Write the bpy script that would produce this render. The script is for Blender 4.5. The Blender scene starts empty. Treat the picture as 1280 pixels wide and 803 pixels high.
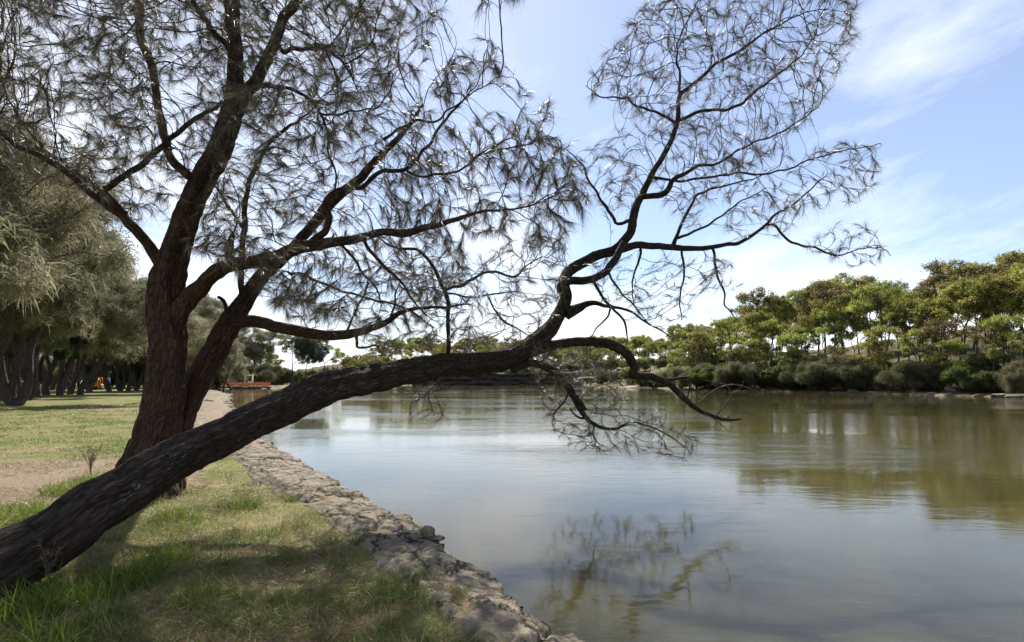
import bpy, math, random
import numpy as np
from mathutils import Vector, noise as mn
random.seed(7)
R = np.random.default_rng(11)
S = bpy.context.scene
COL = S.collection
EYE = 1.6; F = 711.1; HY = 477.0; WATER = -0.5
SUN = Vector((-0.078, 1.0, 0.82)).normalized()      # direction towards the sun

# ------------------------------------------------------------------ helpers
def tag(o, label=None, cat=None, group=None, kind=None):
    if label: o['label'] = label
    if cat: o['category'] = cat
    if group: o['group'] = group
    if kind: o['kind'] = kind
    return o

def empty(name, loc=(0, 0, 0), rz=0.0, **k):
    o = bpy.data.objects.new(name, None); COL.objects.link(o)
    o.location = loc; o.rotation_euler = (0, 0, rz); o.empty_display_size = 0.3
    return tag(o, **k)

def mk(name, V, Fc, mat, parent=None, col=None, vec=None, smooth=False, link=True):
    """one mesh object from arrays; Fc: (M,3) or (M,4) or list of both"""
    V = np.asarray(V, dtype=np.float32)
    if not isinstance(Fc, (list, tuple)): Fc = [Fc]
    Fc = [np.asarray(f, dtype=np.int32) for f in Fc if len(f)]
    me = bpy.data.meshes.new(name)
    me.vertices.add(len(V)); me.vertices.foreach_set('co', V.ravel())
    li = np.concatenate([f.ravel() for f in Fc])
    tot = np.concatenate([np.full(len(f), f.shape[1], dtype=np.int32) for f in Fc])
    st = np.concatenate([[0], np.cumsum(tot)[:-1]]).astype(np.int32)
    me.loops.add(len(li)); me.loops.foreach_set('vertex_index', li)
    me.polygons.add(len(tot)); me.polygons.foreach_set('loop_start', st)
    if smooth: me.polygons.foreach_set('use_smooth', np.ones(len(tot), dtype=bool))
    if col is not None:
        a = me.attributes.new('tint', 'FLOAT_COLOR', 'POINT')
        c = np.ones((len(V), 4), dtype=np.float32); c[:, :3] = col
        a.data.foreach_set('color', c.ravel())
    if vec is not None:
        a = me.attributes.new('bark', 'FLOAT_VECTOR', 'POINT')
        a.data.foreach_set('vector', np.asarray(vec, dtype=np.float32).ravel())
    me.materials.append(mat)
    me.update(calc_edges=True)
    me.validate()
    o = bpy.data.objects.new(name, me)
    if link: COL.objects.link(o)
    if parent is not None: o.parent = parent
    return o

def P(px, py, D): return np.array([(px - 640) / F * D, D, EYE - (py - HY) / F * D])

def catmull(pts, n=8):
    pts = np.asarray(pts, dtype=float)
    if len(pts) < 3:
        t = np.linspace(0, 1, n + 1)[:, None]; return pts[0] * (1 - t) + pts[1] * t
    q = np.vstack([2 * pts[0] - pts[1], pts, 2 * pts[-1] - pts[-2]]); out = []
    for i in range(1, len(q) - 2):
        a, b, c, d = q[i - 1:i + 3]
        for t in np.linspace(0, 1, n, endpoint=False):
            out.append(0.5 * (2 * b + (c - a) * t + (2 * a - 5 * b + 4 * c - d) * t * t + (3 * b - a - 3 * c + d) * t ** 3))
    out.append(q[-2]); return np.array(out)

def resample(pts, step):
    d = np.linalg.norm(np.diff(pts[:, :3], axis=0), axis=1); s = np.concatenate([[0], np.cumsum(d)])
    n = max(2, int(s[-1] / step) + 1); t = np.linspace(0, s[-1], n)
    return np.stack([np.interp(t, s, pts[:, k]) for k in range(pts.shape[1])], 1)

def tube(pts, rad, sides=6, rough=0.0, cap=False, seed=0.0):
    """returns verts, quads, bark coordinates"""
    pts = np.asarray(pts, float); rad = np.asarray(rad, float); n = len(pts)
    T = np.gradient(pts, axis=0); T /= np.linalg.norm(T, axis=1)[:, None] + 1e-9
    up = np.array([0, 0, 1.0]) if abs(T[0, 2]) < .9 else np.array([1.0, 0, 0])
    u = np.cross(up, T[0]); u /= np.linalg.norm(u)
    L = np.concatenate([[0], np.cumsum(np.linalg.norm(np.diff(pts, axis=0), axis=1))])
    ang = np.linspace(0, 2 * math.pi, sides, endpoint=False); ca, sa = np.cos(ang), np.sin(ang)
    V = np.empty((n, sides, 3)); B = np.empty((n, sides, 3)); off = seed
    for i in range(n):
        u = u - T[i] * np.dot(u, T[i]); u /= np.linalg.norm(u) + 1e-9; v = np.cross(T[i], u)
        r = np.full(sides, rad[i])
        if rough > 0:
            for k in range(sides):
                q = Vector((ca[k] * 3 + off, sa[k] * 3, L[i] * .9)); big = mn.noise(q * .55)
                q2 = Vector((ca[k] * rad[i] * 30 + off, sa[k] * rad[i] * 30, L[i] * 3.2))
                rd = 1 - abs(mn.noise(q2)) * 2
                q3 = Vector((ca[k] * rad[i] * 60 + off, sa[k] * rad[i] * 60, L[i] * 14))
                r[k] += rough * (big * rad[i] * .45 + rd * .016 + mn.noise(q3) * .010) * min(1, rad[i] / .12)
        V[i] = pts[i] + np.outer(ca * r, u) + np.outer(sa * r, v)
        B[i, :, 0] = ca * rad[i] + off; B[i, :, 1] = sa * rad[i]; B[i, :, 2] = L[i]
    idx = np.arange(n * sides).reshape(n, sides); nx = np.roll(idx, -1, axis=1)
    Q = np.stack([idx[:-1], nx[:-1], nx[1:], idx[1:]], -1).reshape(-1, 4)
    V = V.reshape(-1, 3); B = B.reshape(-1, 3)
    if cap:
        V = np.vstack([V, pts[0], pts[-1]]); B = np.vstack([B, B[0], B[-1]]); a, b = n * sides, n * sides + 1
        tr = np.array([[a, nx[0, k], idx[0, k], idx[0, k]] for k in range(sides)] + [[b, idx[-1, k], nx[-1, k], nx[-1, k]] for k in range(sides)])
        caps = tr[:, :3]; return V, Q, B, caps
    return V, Q, B, np.zeros((0, 3), int)

class MB:
    def __init__(s): s.V = []; s.Q = []; s.T = []; s.B = []; s.C = []; s.n = 0
    def add(s, V, Q=None, B=None, T=None, C=None):
        V = np.asarray(V, float)
        s.V.append(V); s.B.append(np.zeros((len(V), 3)) if B is None else B); s.C.append(np.ones((len(V), 3)) * (0.5 if C is None else C))
        if Q is not None and len(Q): s.Q.append(np.asarray(Q) + s.n)
        if T is not None and len(T): s.T.append(np.asarray(T) + s.n)
        s.n += len(V)
    def tube(s, pts, rad, sides=6, rough=0.0, cap=True, seed=None):
        V, Q, B, T = tube(pts, rad, sides, rough, cap, random.random() * 50 if seed is None else seed); s.add(V, Q, B, T)
    def box(s, c, d, rz=0.0, taper=1.0):
        x, y, z = d[0] / 2, d[1] / 2, d[2] / 2
        V = np.array([[sx * x * (taper if sz > 0 else 1), sy * y * (taper if sz > 0 else 1), sz * z] for sz in (-1, 1) for sy in (-1, 1) for sx in (-1, 1)])
        cz, sn = math.cos(rz), math.sin(rz); V = V @ np.array([[cz, sn, 0], [-sn, cz, 0], [0, 0, 1]]) + np.array(c)
        s.add(V, np.array([[0, 2, 3, 1], [4, 5, 7, 6], [0, 1, 5, 4], [2, 6, 7, 3], [0, 4, 6, 2], [1, 3, 7, 5]]))
    def build(s, name, mat, parent=None, smooth=False, tint=False):
        fs = []
        if s.Q: fs.append(np.concatenate(s.Q))
        if s.T: fs.append(np.concatenate(s.T))
        return mk(name, np.concatenate(s.V), fs, mat, parent, vec=np.concatenate(s.B), smooth=smooth, col=np.concatenate(s.C) if tint else None)

def unit(v): return v / (np.linalg.norm(v, axis=-1, keepdims=True) + 1e-9)

def needles(base, d, L, w, droop=0.0, bend=0.25):
    """thin curved tapering blades: 5 verts, 3 triangles each"""
    n = len(base); d = unit(d); side = unit(np.cross(d, R.normal(size=(n, 3)))); L = L[:, None]; w = w[:, None]
    curve = R.normal(size=(n, 3)) * bend * L * .5
    mid = base + d * L * .5 + curve * .3; mid[:, 2] -= droop * L[:, 0] * .2
    tip = base + d * L + curve; tip[:, 2] -= droop * L[:, 0]
    V = np.stack([base - side * w * .5, base + side * w * .5, mid - side * w * .42, mid + side * w * .42, tip], 1).reshape(-1, 3)
    k = np.arange(n)[:, None] * 5
    T = np.concatenate([k + [0, 1, 3], k + [0, 3, 2], k + [2, 3, 4]], 1).reshape(-1, 3)
    return V, T

def leaves(base, d, L, w):
    """rhombic leaf faces"""
    n = len(base); d = unit(d); side = unit(np.cross(d, R.normal(size=(n, 3)))); L = L[:, None]; w = w[:, None]
    V = np.stack([base, base + d * L * .45 + side * w * .5, base + d * L, base + d * L * .5 - side * w * .5], 1).reshape(-1, 3)
    k = np.arange(n)[:, None] * 4
    return V, k + np.array([0, 1, 2, 3])

# ------------------------------------------------------------------ growth by space colonisation
def grow(seeds, A, step, di, dk, iters=140, wob=0.25, keep=0.35, sdir=None):
    nodes = [np.array(s) for s in seeds]; par = [-1] * len(seeds)
    dirs = [np.zeros(3) if sdir is None else sdir[i] for i in range(len(seeds))]; kids = [0] * len(seeds)
    N = np.array(nodes)
    best = np.full(len(A), 1e9); bi = np.zeros(len(A), int); new0 = 0
    for it in range(iters):
        Nn = np.array(nodes[new0:])
        if len(Nn) == 0 or len(A) == 0: break
        for c in range(0, len(Nn), 600):
            blk = Nn[c:c + 600]
            dd = ((A[:, None, :] - blk[None]) ** 2).sum(-1); j = dd.argmin(1); m = np.sqrt(dd[np.arange(len(A)), j])
            u = m < best; best[u] = m[u]; bi[u] = j[u] + new0 + c
        al = best > dk; A = A[al]; best = best[al]; bi = bi[al]
        new0 = len(nodes)
        act = best < di
        if not act.any(): break
        ids = np.unique(bi[act]); acc = {}
        v = A[act] - np.array(nodes)[bi[act]]; v = unit(v)
        sm = np.zeros((len(nodes), 3)); np.add.at(sm, bi[act], v)
        for i in ids:
            if kids[i] >= 3: 
                continue
            d = sm[i]; l = np.linalg.norm(d)
            if l < 1e-6: continue
            d = d / l + dirs[i] * keep + R.normal(size=3) * wob; d /= np.linalg.norm(d)
            nodes.append(nodes[i] + d * step); par.append(int(i)); dirs.append(d); kids.append(0); kids[i] += 1
        # attractors held by saturated nodes: drop them
        sat = np.array([kids[i] >= 3 for i in bi]); 
        if sat.any():
            A = A[~sat]; best = best[~sat]; bi = bi[~sat]
    return np.array(nodes), np.array(par), len(seeds)

def skeleton(nodes, par, ns, tip=.0025, ex=2.3):
    n = len(nodes); acc = np.zeros(n); rad = np.zeros(n); dep = np.zeros(n, int); main = np.full(n, -1); mr = np.zeros(n)
    for i in range(n - 1, ns - 1, -1):
        if acc[i] == 0: acc[i] = tip ** ex
        rad[i] = acc[i] ** (1 / ex); p = par[i]
        if p >= 0:
            acc[p] += acc[i]
            if p >= ns: dep[p] = max(dep[p], dep[i] + 1)
            if rad[i] > mr[p]: mr[p] = rad[i]; main[p] = i
    return rad, dep, main

def chains(nodes, par, ns, rad, main, cap=None):
    out = []
    for i in range(ns, len(nodes)):
        p = par[i]
        if p >= ns and main[p] == i: continue
        ids = [p, i]; j = main[i]
        while j >= 0: ids.append(j); j = main[j]
        r = rad[ids].copy(); r[0] = r[1]
        out.append((nodes[ids], r))
    return out

# ------------------------------------------------------------------ materials
def mat(name):
    m = bpy.data.materials.new(name); m.use_nodes = True; nt = m.node_tree; nt.nodes.clear()
    out = nt.nodes.new('ShaderNodeOutputMaterial'); return m, nt, out
def nd(nt, t, **k):
    n = nt.nodes.new(t)
    for a, b in k.items():
        if a in n.inputs: n.inputs[a].default_value = b
        else: setattr(n, a, b)
    return n
def ramp(nt, fac, stops):
    r = nt.nodes.new('ShaderNodeValToRGB'); e = r.color_ramp.elements
    while len(e) < len(stops): e.new(.5)
    for x, (p, c) in zip(e, stops): x.position = p; x.color = (*c, 1) if len(c) == 3 else c
    nt.links.new(fac, r.inputs[0]); return r.outputs[0]
def noise(nt, vec, scale, det=6, rough=.6, dist=0.0):
    n = nd(nt, 'ShaderNodeTexNoise', Scale=scale, Detail=det, Roughness=rough, Distortion=dist)
    if vec is not None: nt.links.new(vec, n.inputs['Vector'])
    return n.outputs[0]
def mapping(nt, vec, sc=(1, 1, 1), loc=(0, 0, 0), rot=(0, 0, 0)):
    n = nd(nt, 'ShaderNodeMapping'); n.inputs['Scale'].default_value = sc; n.inputs['Location'].default_value = loc; n.inputs['Rotation'].default_value = rot
    nt.links.new(vec, n.inputs[0]); return n.outputs[0]
def mixc(nt, fac, a, b, mode='MIX'):
    n = nd(nt, 'ShaderNodeMix', data_type='RGBA', blend_type=mode)
    for s, v in ((0, fac), (6, a), (7, b)):
        if isinstance(v, bpy.types.NodeSocket): nt.links.new(v, n.inputs[s])
        else: n.inputs[s].default_value = v if not isinstance(v, tuple) or len(v) == 4 else (*v, 1)
    return n.outputs[2]
def math_(nt, op, a, b=0.0, clamp=False):
    n = nd(nt, 'ShaderNodeMath', operation=op, use_clamp=clamp)
    for s, v in ((0, a), (1, b)):
        if isinstance(v, bpy.types.NodeSocket): nt.links.new(v, n.inputs[s])
        else: n.inputs[s].default_value = v
    return n.outputs[0]
def bump(nt, h, strength=.5, dist=.02, normal=None):
    n = nd(nt, 'ShaderNodeBump', Strength=strength, Distance=dist); nt.links.new(h, n.inputs['Height'])
    if normal is not None: nt.links.new(normal, n.inputs['Normal'])
    return n.outputs[0]
def princ(nt, out, col, rough=.8, normal=None, spec=.3):
    p = nd(nt, 'ShaderNodeBsdfPrincipled')
    if isinstance(col, bpy.types.NodeSocket): nt.links.new(col, p.inputs['Base Color'])
    else: p.inputs['Base Color'].default_value = (*col, 1)
    if isinstance(rough, bpy.types.NodeSocket): nt.links.new(rough, p.inputs['Roughness'])
    else: p.inputs['Roughness'].default_value = rough
    p.inputs['Specular IOR Level'].default_value = spec
    if normal is not None: nt.links.new(normal, p.inputs['Normal'])
    nt.links.new(p.outputs[0], out.inputs[0]); return p

def bark_mat(name, c0, c1, c2, lichen=.5):
    m, nt, out = mat(name)
    a = nd(nt, 'ShaderNodeAttribute', attribute_name='bark').outputs['Vector']
    v1 = mapping(nt, a, (26, 26, 4.0)); v2 = mapping(nt, a, (7, 7, 2)); v3 = mapping(nt, a, (60, 60, 30))
    n1 = noise(nt, v1, 1, 9, .7, 1.4); n2 = noise(nt, v2, 1, 5); n3 = noise(nt, v3, 1, 3)
    base = ramp(nt, n1, [(.3, c0), (.52, c1), (.72, c2)])
    lm = ramp(nt, n2, [(.56, (0, 0, 0)), (.66, (1, 1, 1))]); l3 = ramp(nt, n3, [(.52, (0, 0, 0)), (.62, (1, 1, 1))])
    lf = math_(nt, 'MULTIPLY', math_(nt, 'MULTIPLY', lm, l3), lichen)
    col = mixc(nt, lf, base, (.30, .30, .25))
    vo = nd(nt, 'ShaderNodeTexVoronoi', feature='DISTANCE_TO_EDGE', Scale=1.0); wv = mapping(nt, a, (22, 22, 6)); ad = nd(nt, 'ShaderNodeVectorMath', operation='ADD'); nt.links.new(wv, ad.inputs[0])
    nz_ = nd(nt, 'ShaderNodeTexNoise', Scale=.9, Detail=4.0); nt.links.new(wv, nz_.inputs['Vector']); nt.links.new(nz_.outputs[1], ad.inputs[1]); nt.links.new(ad.outputs[0], vo.inputs['Vector'])
    cr = ramp(nt, vo.outputs[0], [(0.0, (0, 0, 0)), (.22, (1, 1, 1))])
    col = mixc(nt, cr, mixc(nt, .55, col, (.008, .006, .005)), col)
    h = math_(nt, 'ADD', math_(nt, 'ADD', n1, math_(nt, 'MULTIPLY', n3, .25)), math_(nt, 'MULTIPLY', cr, .5))
    princ(nt, out, col, .9, bump(nt, h, 1.0, .035), .15); return m

def leaf_mat(name, trans=.35, var=.25, rough=.55, spec=.35):
    m, nt, out = mat(name)
    t = nd(nt, 'ShaderNodeAttribute', attribute_name='tint').outputs['Color']
    oi = nd(nt, 'ShaderNodeObjectInfo').outputs['Random']
    hs = nd(nt, 'ShaderNodeHueSaturation'); nt.links.new(t, hs.inputs['Color'])
    nt.links.new(math_(nt, 'ADD', math_(nt, 'MULTIPLY', oi, .05 * var * 4), .5 - .025 * var * 4), hs.inputs['Hue'])
    nt.links.new(math_(nt, 'ADD', math_(nt, 'MULTIPLY', oi, var * 1.6), 1 - var * .8), hs.inputs['Value'])
    p = nd(nt, 'ShaderNodeBsdfPrincipled', Roughness=rough); p.inputs['Specular IOR Level'].default_value = spec
    nt.links.new(hs.outputs[0], p.inputs['Base Color'])
    tr = nd(nt, 'ShaderNodeBsdfTranslucent'); nt.links.new(hs.outputs[0], tr.inputs[0])
    mx = nd(nt, 'ShaderNodeMixShader', Fac=trans); nt.links.new(p.outputs[0], mx.inputs[1]); nt.links.new(tr.outputs[0], mx.inputs[2])
    nt.links.new(mx.outputs[0], out.inputs[0]); return m

def plain(name, c, rough=.6, var=.15, scale=6, spec=.3, metal=0):
    m, nt, out = mat(name)
    g = nd(nt, 'ShaderNodeNewGeometry').outputs['Position']
    n = noise(nt, g, scale, 5)
    a = tuple(x * (1 - var) for x in c); b = tuple(min(1, x * (1 + var)) for x in c)
    p = princ(nt, out, ramp(nt, n, [(.3, a), (.7, b)]), rough, bump(nt, n, .15, .01), spec); p.inputs['Metallic'].default_value = metal
    return m

M = {}
M['bark'] = bark_mat('she_oak_bark', (.016, .011, .008), (.056, .041, .031), (.12, .093, .072), .55)
M['barkred'] = bark_mat('reddish_bark', (.020, .011, .008), (.080, .047, .032), (.155, .10, .07), .45)
M['grovebark'] = bark_mat('grove_bark', (.045, .036, .03), (.11, .09, .075), (.20, .175, .15), .4)
M['barkgrey'] = bark_mat('grey_bark', (.05, .042, .035), (.13, .115, .10), (.26, .24, .21), .6)
M['dead'] = bark_mat('bleached_wood', (.10, .09, .075), (.19, .175, .15), (.30, .28, .25), .3)
M['needle'] = leaf_mat('needle_foliage', .30, .12, .42, .5)
M['farneedle'] = leaf_mat('distant_needle_foliage', .50, .12, .7, .08)
M['leaf'] = leaf_mat('gum_foliage', .55, .30, .6, .2)
M['grass'] = leaf_mat('grass_blades', .38, 0.0, .5, .35)
M['rock'] = None

def sandstone(name, tone=1.0, scale=1.0):
    m, nt, out = mat(name)
    g = nd(nt, 'ShaderNodeNewGeometry').outputs['Position']
    a = noise(nt, g, 2.2 * scale, 8, .62, .3); b = noise(nt, g, 14 * scale, 6, .7); c = noise(nt, mapping(nt, g, (1, 1, 7)), 3 * scale, 6, .6); e = noise(nt, g, 48 * scale, 5, .75)
    base = ramp(nt, a, [(.30, (.12 * tone, .10 * tone, .08 * tone)), (.45, (.235 * tone, .195 * tone, .135 * tone)), (.60, (.35 * tone, .29 * tone, .20 * tone)), (.75, (.46 * tone, .39 * tone, .285 * tone))])
    rust = mixc(nt, ramp(nt, c, [(.56, (0, 0, 0)), (.74, (.5, .5, .5))]), base, (.20 * tone, .145 * tone, .085 * tone))
    lich = mixc(nt, ramp(nt, b, [(.48, (0, 0, 0)), (.60, (.75, .75, .75))]), rust, (.10 * tone, .092 * tone, .08 * tone))
    spk = mixc(nt, ramp(nt, e, [(.60, (0, 0, 0)), (.68, (.85, .85, .85))]), lich, (.055, .05, .042))
    wp = nd(nt, 'ShaderNodeVectorMath', operation='ADD'); nt.links.new(mapping(nt, g, (1.6 * scale, 1.3 * scale, 3.2 * scale), rot=(0, 0, .5)), wp.inputs[0])
    wn = nd(nt, 'ShaderNodeTexNoise', Scale=2.6 * scale, Detail=6.0, Roughness=.65); nt.links.new(g, wn.inputs['Vector']); nt.links.new(wn.outputs[1], wp.inputs[1])
    vr = nd(nt, 'ShaderNodeTexVoronoi', feature='DISTANCE_TO_EDGE', Scale=1.0); nt.links.new(wp.outputs[0], vr.inputs['Vector'])
    ck = ramp(nt, vr.outputs[0], [(0.0, (0, 0, 0)), (.05, (1, 1, 1))]); spk = mixc(nt, ck, (.035, .032, .024, 1), spk)
    h = math_(nt, 'ADD', math_(nt, 'ADD', a, math_(nt, 'MULTIPLY', b, .45)), math_(nt, 'ADD', math_(nt, 'MULTIPLY', e, .18), math_(nt, 'MULTIPLY', ck, .35)))
    princ(nt, out, spk, .9, bump(nt, h, 1.0, .09), .2); return m
M['rock'] = sandstone('sandstone', 1.0)
M['rockdark'] = sandstone('shaded_sandstone', .22, .15)  # same sandstone, darkened so the backlit cliff's shade is in its colour
M['rockfar'] = sandstone('outcrop_sandstone', .9, .2)

# ------------------------------------------------------------------ river outline and terrain
near_px = [(735, 803), (680, 765), (640, 733), (585, 698), (540, 668), (500, 645), (455, 620), (415, 598), (380, 577), (350, 560), (325, 545), (300, 530), (288, 517), (292, 508.5), (283, 500), (288, 493), (272, 489), (263, 486.6)]
near = [(6.5, -12), (2.3, -1.2), (1.1, 1.9)] + [((x - 640) / F * (1.68 * F / (y - HY)), 1.68 * F / (y - HY)) for x, y in near_px]
far_px = [(250, 486.4), (300, 486.3), (340, 486), (400, 485), (445, 483.6), (490, 482.4), (540, 481.6), (620, 481.5), (700, 481.7), (745, 483.2), (775, 484.9), (815, 485.4), (835, 487.4), (870, 488.3), (960, 489.6), (1050, 491.2), (1160, 494), (1280, 498), (1420, 505)]
far = [((x - 640) / F * (2.1 * F / (y - HY)), 2.1 * F / (y - HY)) for x, y in far_px]
nearL = catmull(near, 8); farL = catmull(far, 4)
RIV = np.vstack([[(25, -60)], nearL, farL, [(72, 30), (84, 0), (92, -60)]])

def sdist(X, Y, poly=RIV):
    """signed distance to the river outline, positive on land"""
    shp = X.shape; p = np.stack([X.ravel(), Y.ravel()], 1); n = len(poly)
    d2 = np.full(len(p), 1e12); ins = np.zeros(len(p), bool)
    for i in range(n):
        a = poly[i]; b = poly[(i + 1) % n]; e = b - a; w = p - a
        t = np.clip((w @ e) / (e @ e + 1e-12), 0, 1); q = w - t[:, None] * e; d2 = np.minimum(d2, (q ** 2).sum(1))
        c = (a[1] > p[:, 1]) != (b[1] > p[:, 1])
        with np.errstate(divide='ignore', invalid='ignore'):
            xx = (b[0] - a[0]) * (p[:, 1] - a[1]) / (b[1] - a[1] + 1e-12) + a[0]
        ins ^= c & (p[:, 0] < xx)
    return (np.sqrt(d2) * np.where(ins, -1, 1)).reshape(shp)

def sms(a, b, x): t = np.clip((x - a) / (b - a), 0, 1); return t * t * (3 - 2 * t)
_ph = R.uniform(0, 6.28, 64); _dr = R.uniform(0, 6.28, 64)
def fnoise(X, Y, sc, octs=4):
    """cheap smooth noise, roughly -1..1"""
    o = np.zeros_like(X); a = 1.0; s = 0
    for k in range(octs):
        for j in range(4):
            i = (k * 4 + j) % 64; f = sc * 2 ** k * (1 + .23 * j)
            o = o + a * np.sin(f * (X * math.cos(_dr[i]) + Y * math.sin(_dr[i])) + _ph[i] + 1.7 * np.sin(f * .6 * (X * math.sin(_dr[i]) - Y * math.cos(_dr[i])) + _ph[(i + 9) % 64]))
        s += a * 1.6; a *= .55
    return o / s
def LW(Y): return np.interp(Y, [0, 3.6, 5, 7, 10, 14, 30, 80], [.38, .42, .48, .56, .70, 1.0, 2.2, 2.6])

def height(X, Y, d=None):
    if d is None: d = sdist(X, Y)
    w = sms(20, 40, X + np.maximum(0, Y - 150) * .5)
    lawn = .55 * sms(6, 45, d) + fnoise(X, Y, .9, 3) * .03 + fnoise(X, Y, .12, 2) * .05
    mound = 2.3 * np.exp(-(((X + 66) / 9) ** 2 + ((Y - 205) / 14) ** 2))
    inland = lawn * sms(.2, 1.2, d) + mound
    zl = np.where(d > 0, -1.15 + 1.12 * sms(.02, .42, d) + inland, -1.15 + .4 * np.maximum(d, -2.5))
    near_ = np.sqrt(X ** 2 + Y ** 2)
    hill = .55 * sms(0, 1.5, d) + 6.6 * sms(2, 26, d) + 5.5 * sms(22, 60, d) * sms(60, 170, 260 - Y) + 9 * sms(30, 200, d) * sms(150, 260, Y) + 5 * sms(30, 75, d) * sms(105, 150, Y) + fnoise(X, Y, .13, 4) * 1.1 * sms(1, 12, d) + fnoise(X, Y, .7, 3) * .25 * sms(0, 3, d)
    beach = np.exp(-(((X - 39) / 9) ** 2 + ((Y - 183) / 10) ** 2))
    hill = hill * (1 - .8 * beach)
    zr = np.where(d > 0, -.75 + hill, -.75 + .4 * np.maximum(d, -4))
    return zl * (1 - w) + zr * w

def build_ground():
    a = np.concatenate([np.linspace(-180, -66, 40)[:-1], np.linspace(-66, -48, 30)[:-1], np.linspace(-48, 48, 700)[:-1], np.linspace(48, 66, 30)[:-1], np.linspace(66, 180, 40)[:-1]])
    r = np.concatenate([[.02, .6, 1.2, 1.8], np.geomspace(2.2, 40, 420)[:-1], np.geomspace(40, 450, 200)[:-1], np.geomspace(450, 3500, 30)])
    A, Rr = np.meshgrid(np.radians(a), r, indexing='ij'); X = Rr * np.sin(A); Y = Rr * np.cos(A)
    d = sdist(X, Y); Z = height(X, Y, d)
    rk = sms(1.3, .7, d / LW(Y) + fnoise(X, Y, 3, 3) * .35)
    dirt = np.exp(-((Y - 10.6 - (X + 6) * .22 + fnoise(X, Y, .8, 3) * 1.0) / 1.9) ** 2) * sms(-1.8, -3.6, X) * sms(1.2, 2.5, d)
    dirt = np.maximum(dirt, .9 * np.exp(-((Y - 33) / 2.5) ** 2) * np.exp(-((X + 21) / 4) ** 2))
    dirt = np.maximum(dirt, sms(1.0, .0, (d - LW(Y)) / .5))
    w = sms(20, 40, X + np.maximum(0, Y - 150) * .5)
    col = np.stack([rk * (1 - w), dirt * (1 - w), w], -1).reshape(-1, 3)
    na, nr = A.shape; idx = np.arange(na * nr).reshape(na, nr); nx = np.roll(idx, -1, 0)
    Q = np.stack([idx[:, :-1], idx[:, 1:], nx[:, 1:], nx[:, :-1]], -1).reshape(-1, 4)
    Q = Q[:, ::-1]
    m, nt, out = mat('lawn_and_bank_soil')
    at = nd(nt, 'ShaderNodeAttribute', attribute_name='tint').outputs['Color']; sp = nd(nt, 'ShaderNodeSeparateColor'); nt.links.new(at, sp.inputs[0])
    g = nd(nt, 'ShaderNodeNewGeometry').outputs['Position']
    n1 = noise(nt, g, .55, 7, .62); n2 = noise(nt, g, 5, 7, .7); n3 = noise(nt, g, 40, 4, .7); n4 = noise(nt, g, .06, 5, .6)
    green = ramp(nt, n2, [(.25, (.055, .08, .018)), (.5, (.13, .155, .038)), (.75, (.20, .215, .065))])
    dry = ramp(nt, n2, [(.25, (.15, .12, .055)), (.55, (.27, .225, .115)), (.8, (.36, .30, .17))])
    gr = mixc(nt, ramp(nt, n1, [(.42, (0, 0, 0)), (.62, (.9, .9, .9))]), green, dry)
    soil = ramp(nt, n3, [(.3, (.16, .115, .075)), (.55, (.27, .205, .14)), (.75, (.36, .285, .20))])
    df = math_(nt, 'MULTIPLY', sp.outputs[1], 1.0); df = math_(nt, 'ADD', df, math_(nt, 'MULTIPLY', math_(nt, 'SUBTRACT', n2, .5), 1.1))
    c = mixc(nt, ramp(nt, df, [(.32, (0, 0, 0)), (.58, (1, 1, 1))]), gr, soil)
    c = mixc(nt, sp.outputs[0], c, soil)
    bush = ramp(nt, noise(nt, g, .5, 8, .7), [(.3, (.05, .045, .022)), (.5, (.11, .095, .045)), (.62, (.20, .165, .11)), (.8, (.33, .28, .21))])
    c = mixc(nt, sp.outputs[2], c, bush)
    princ(nt, out, c, .95, bump(nt, math_(nt, 'ADD', n2, n3), .6, .03), .1)
    o = mk('ground', np.stack([X, Y, Z], -1).reshape(-1, 3), Q, m, col=col, smooth=True)
    return tag(o, kind='structure')
build_ground()

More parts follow.
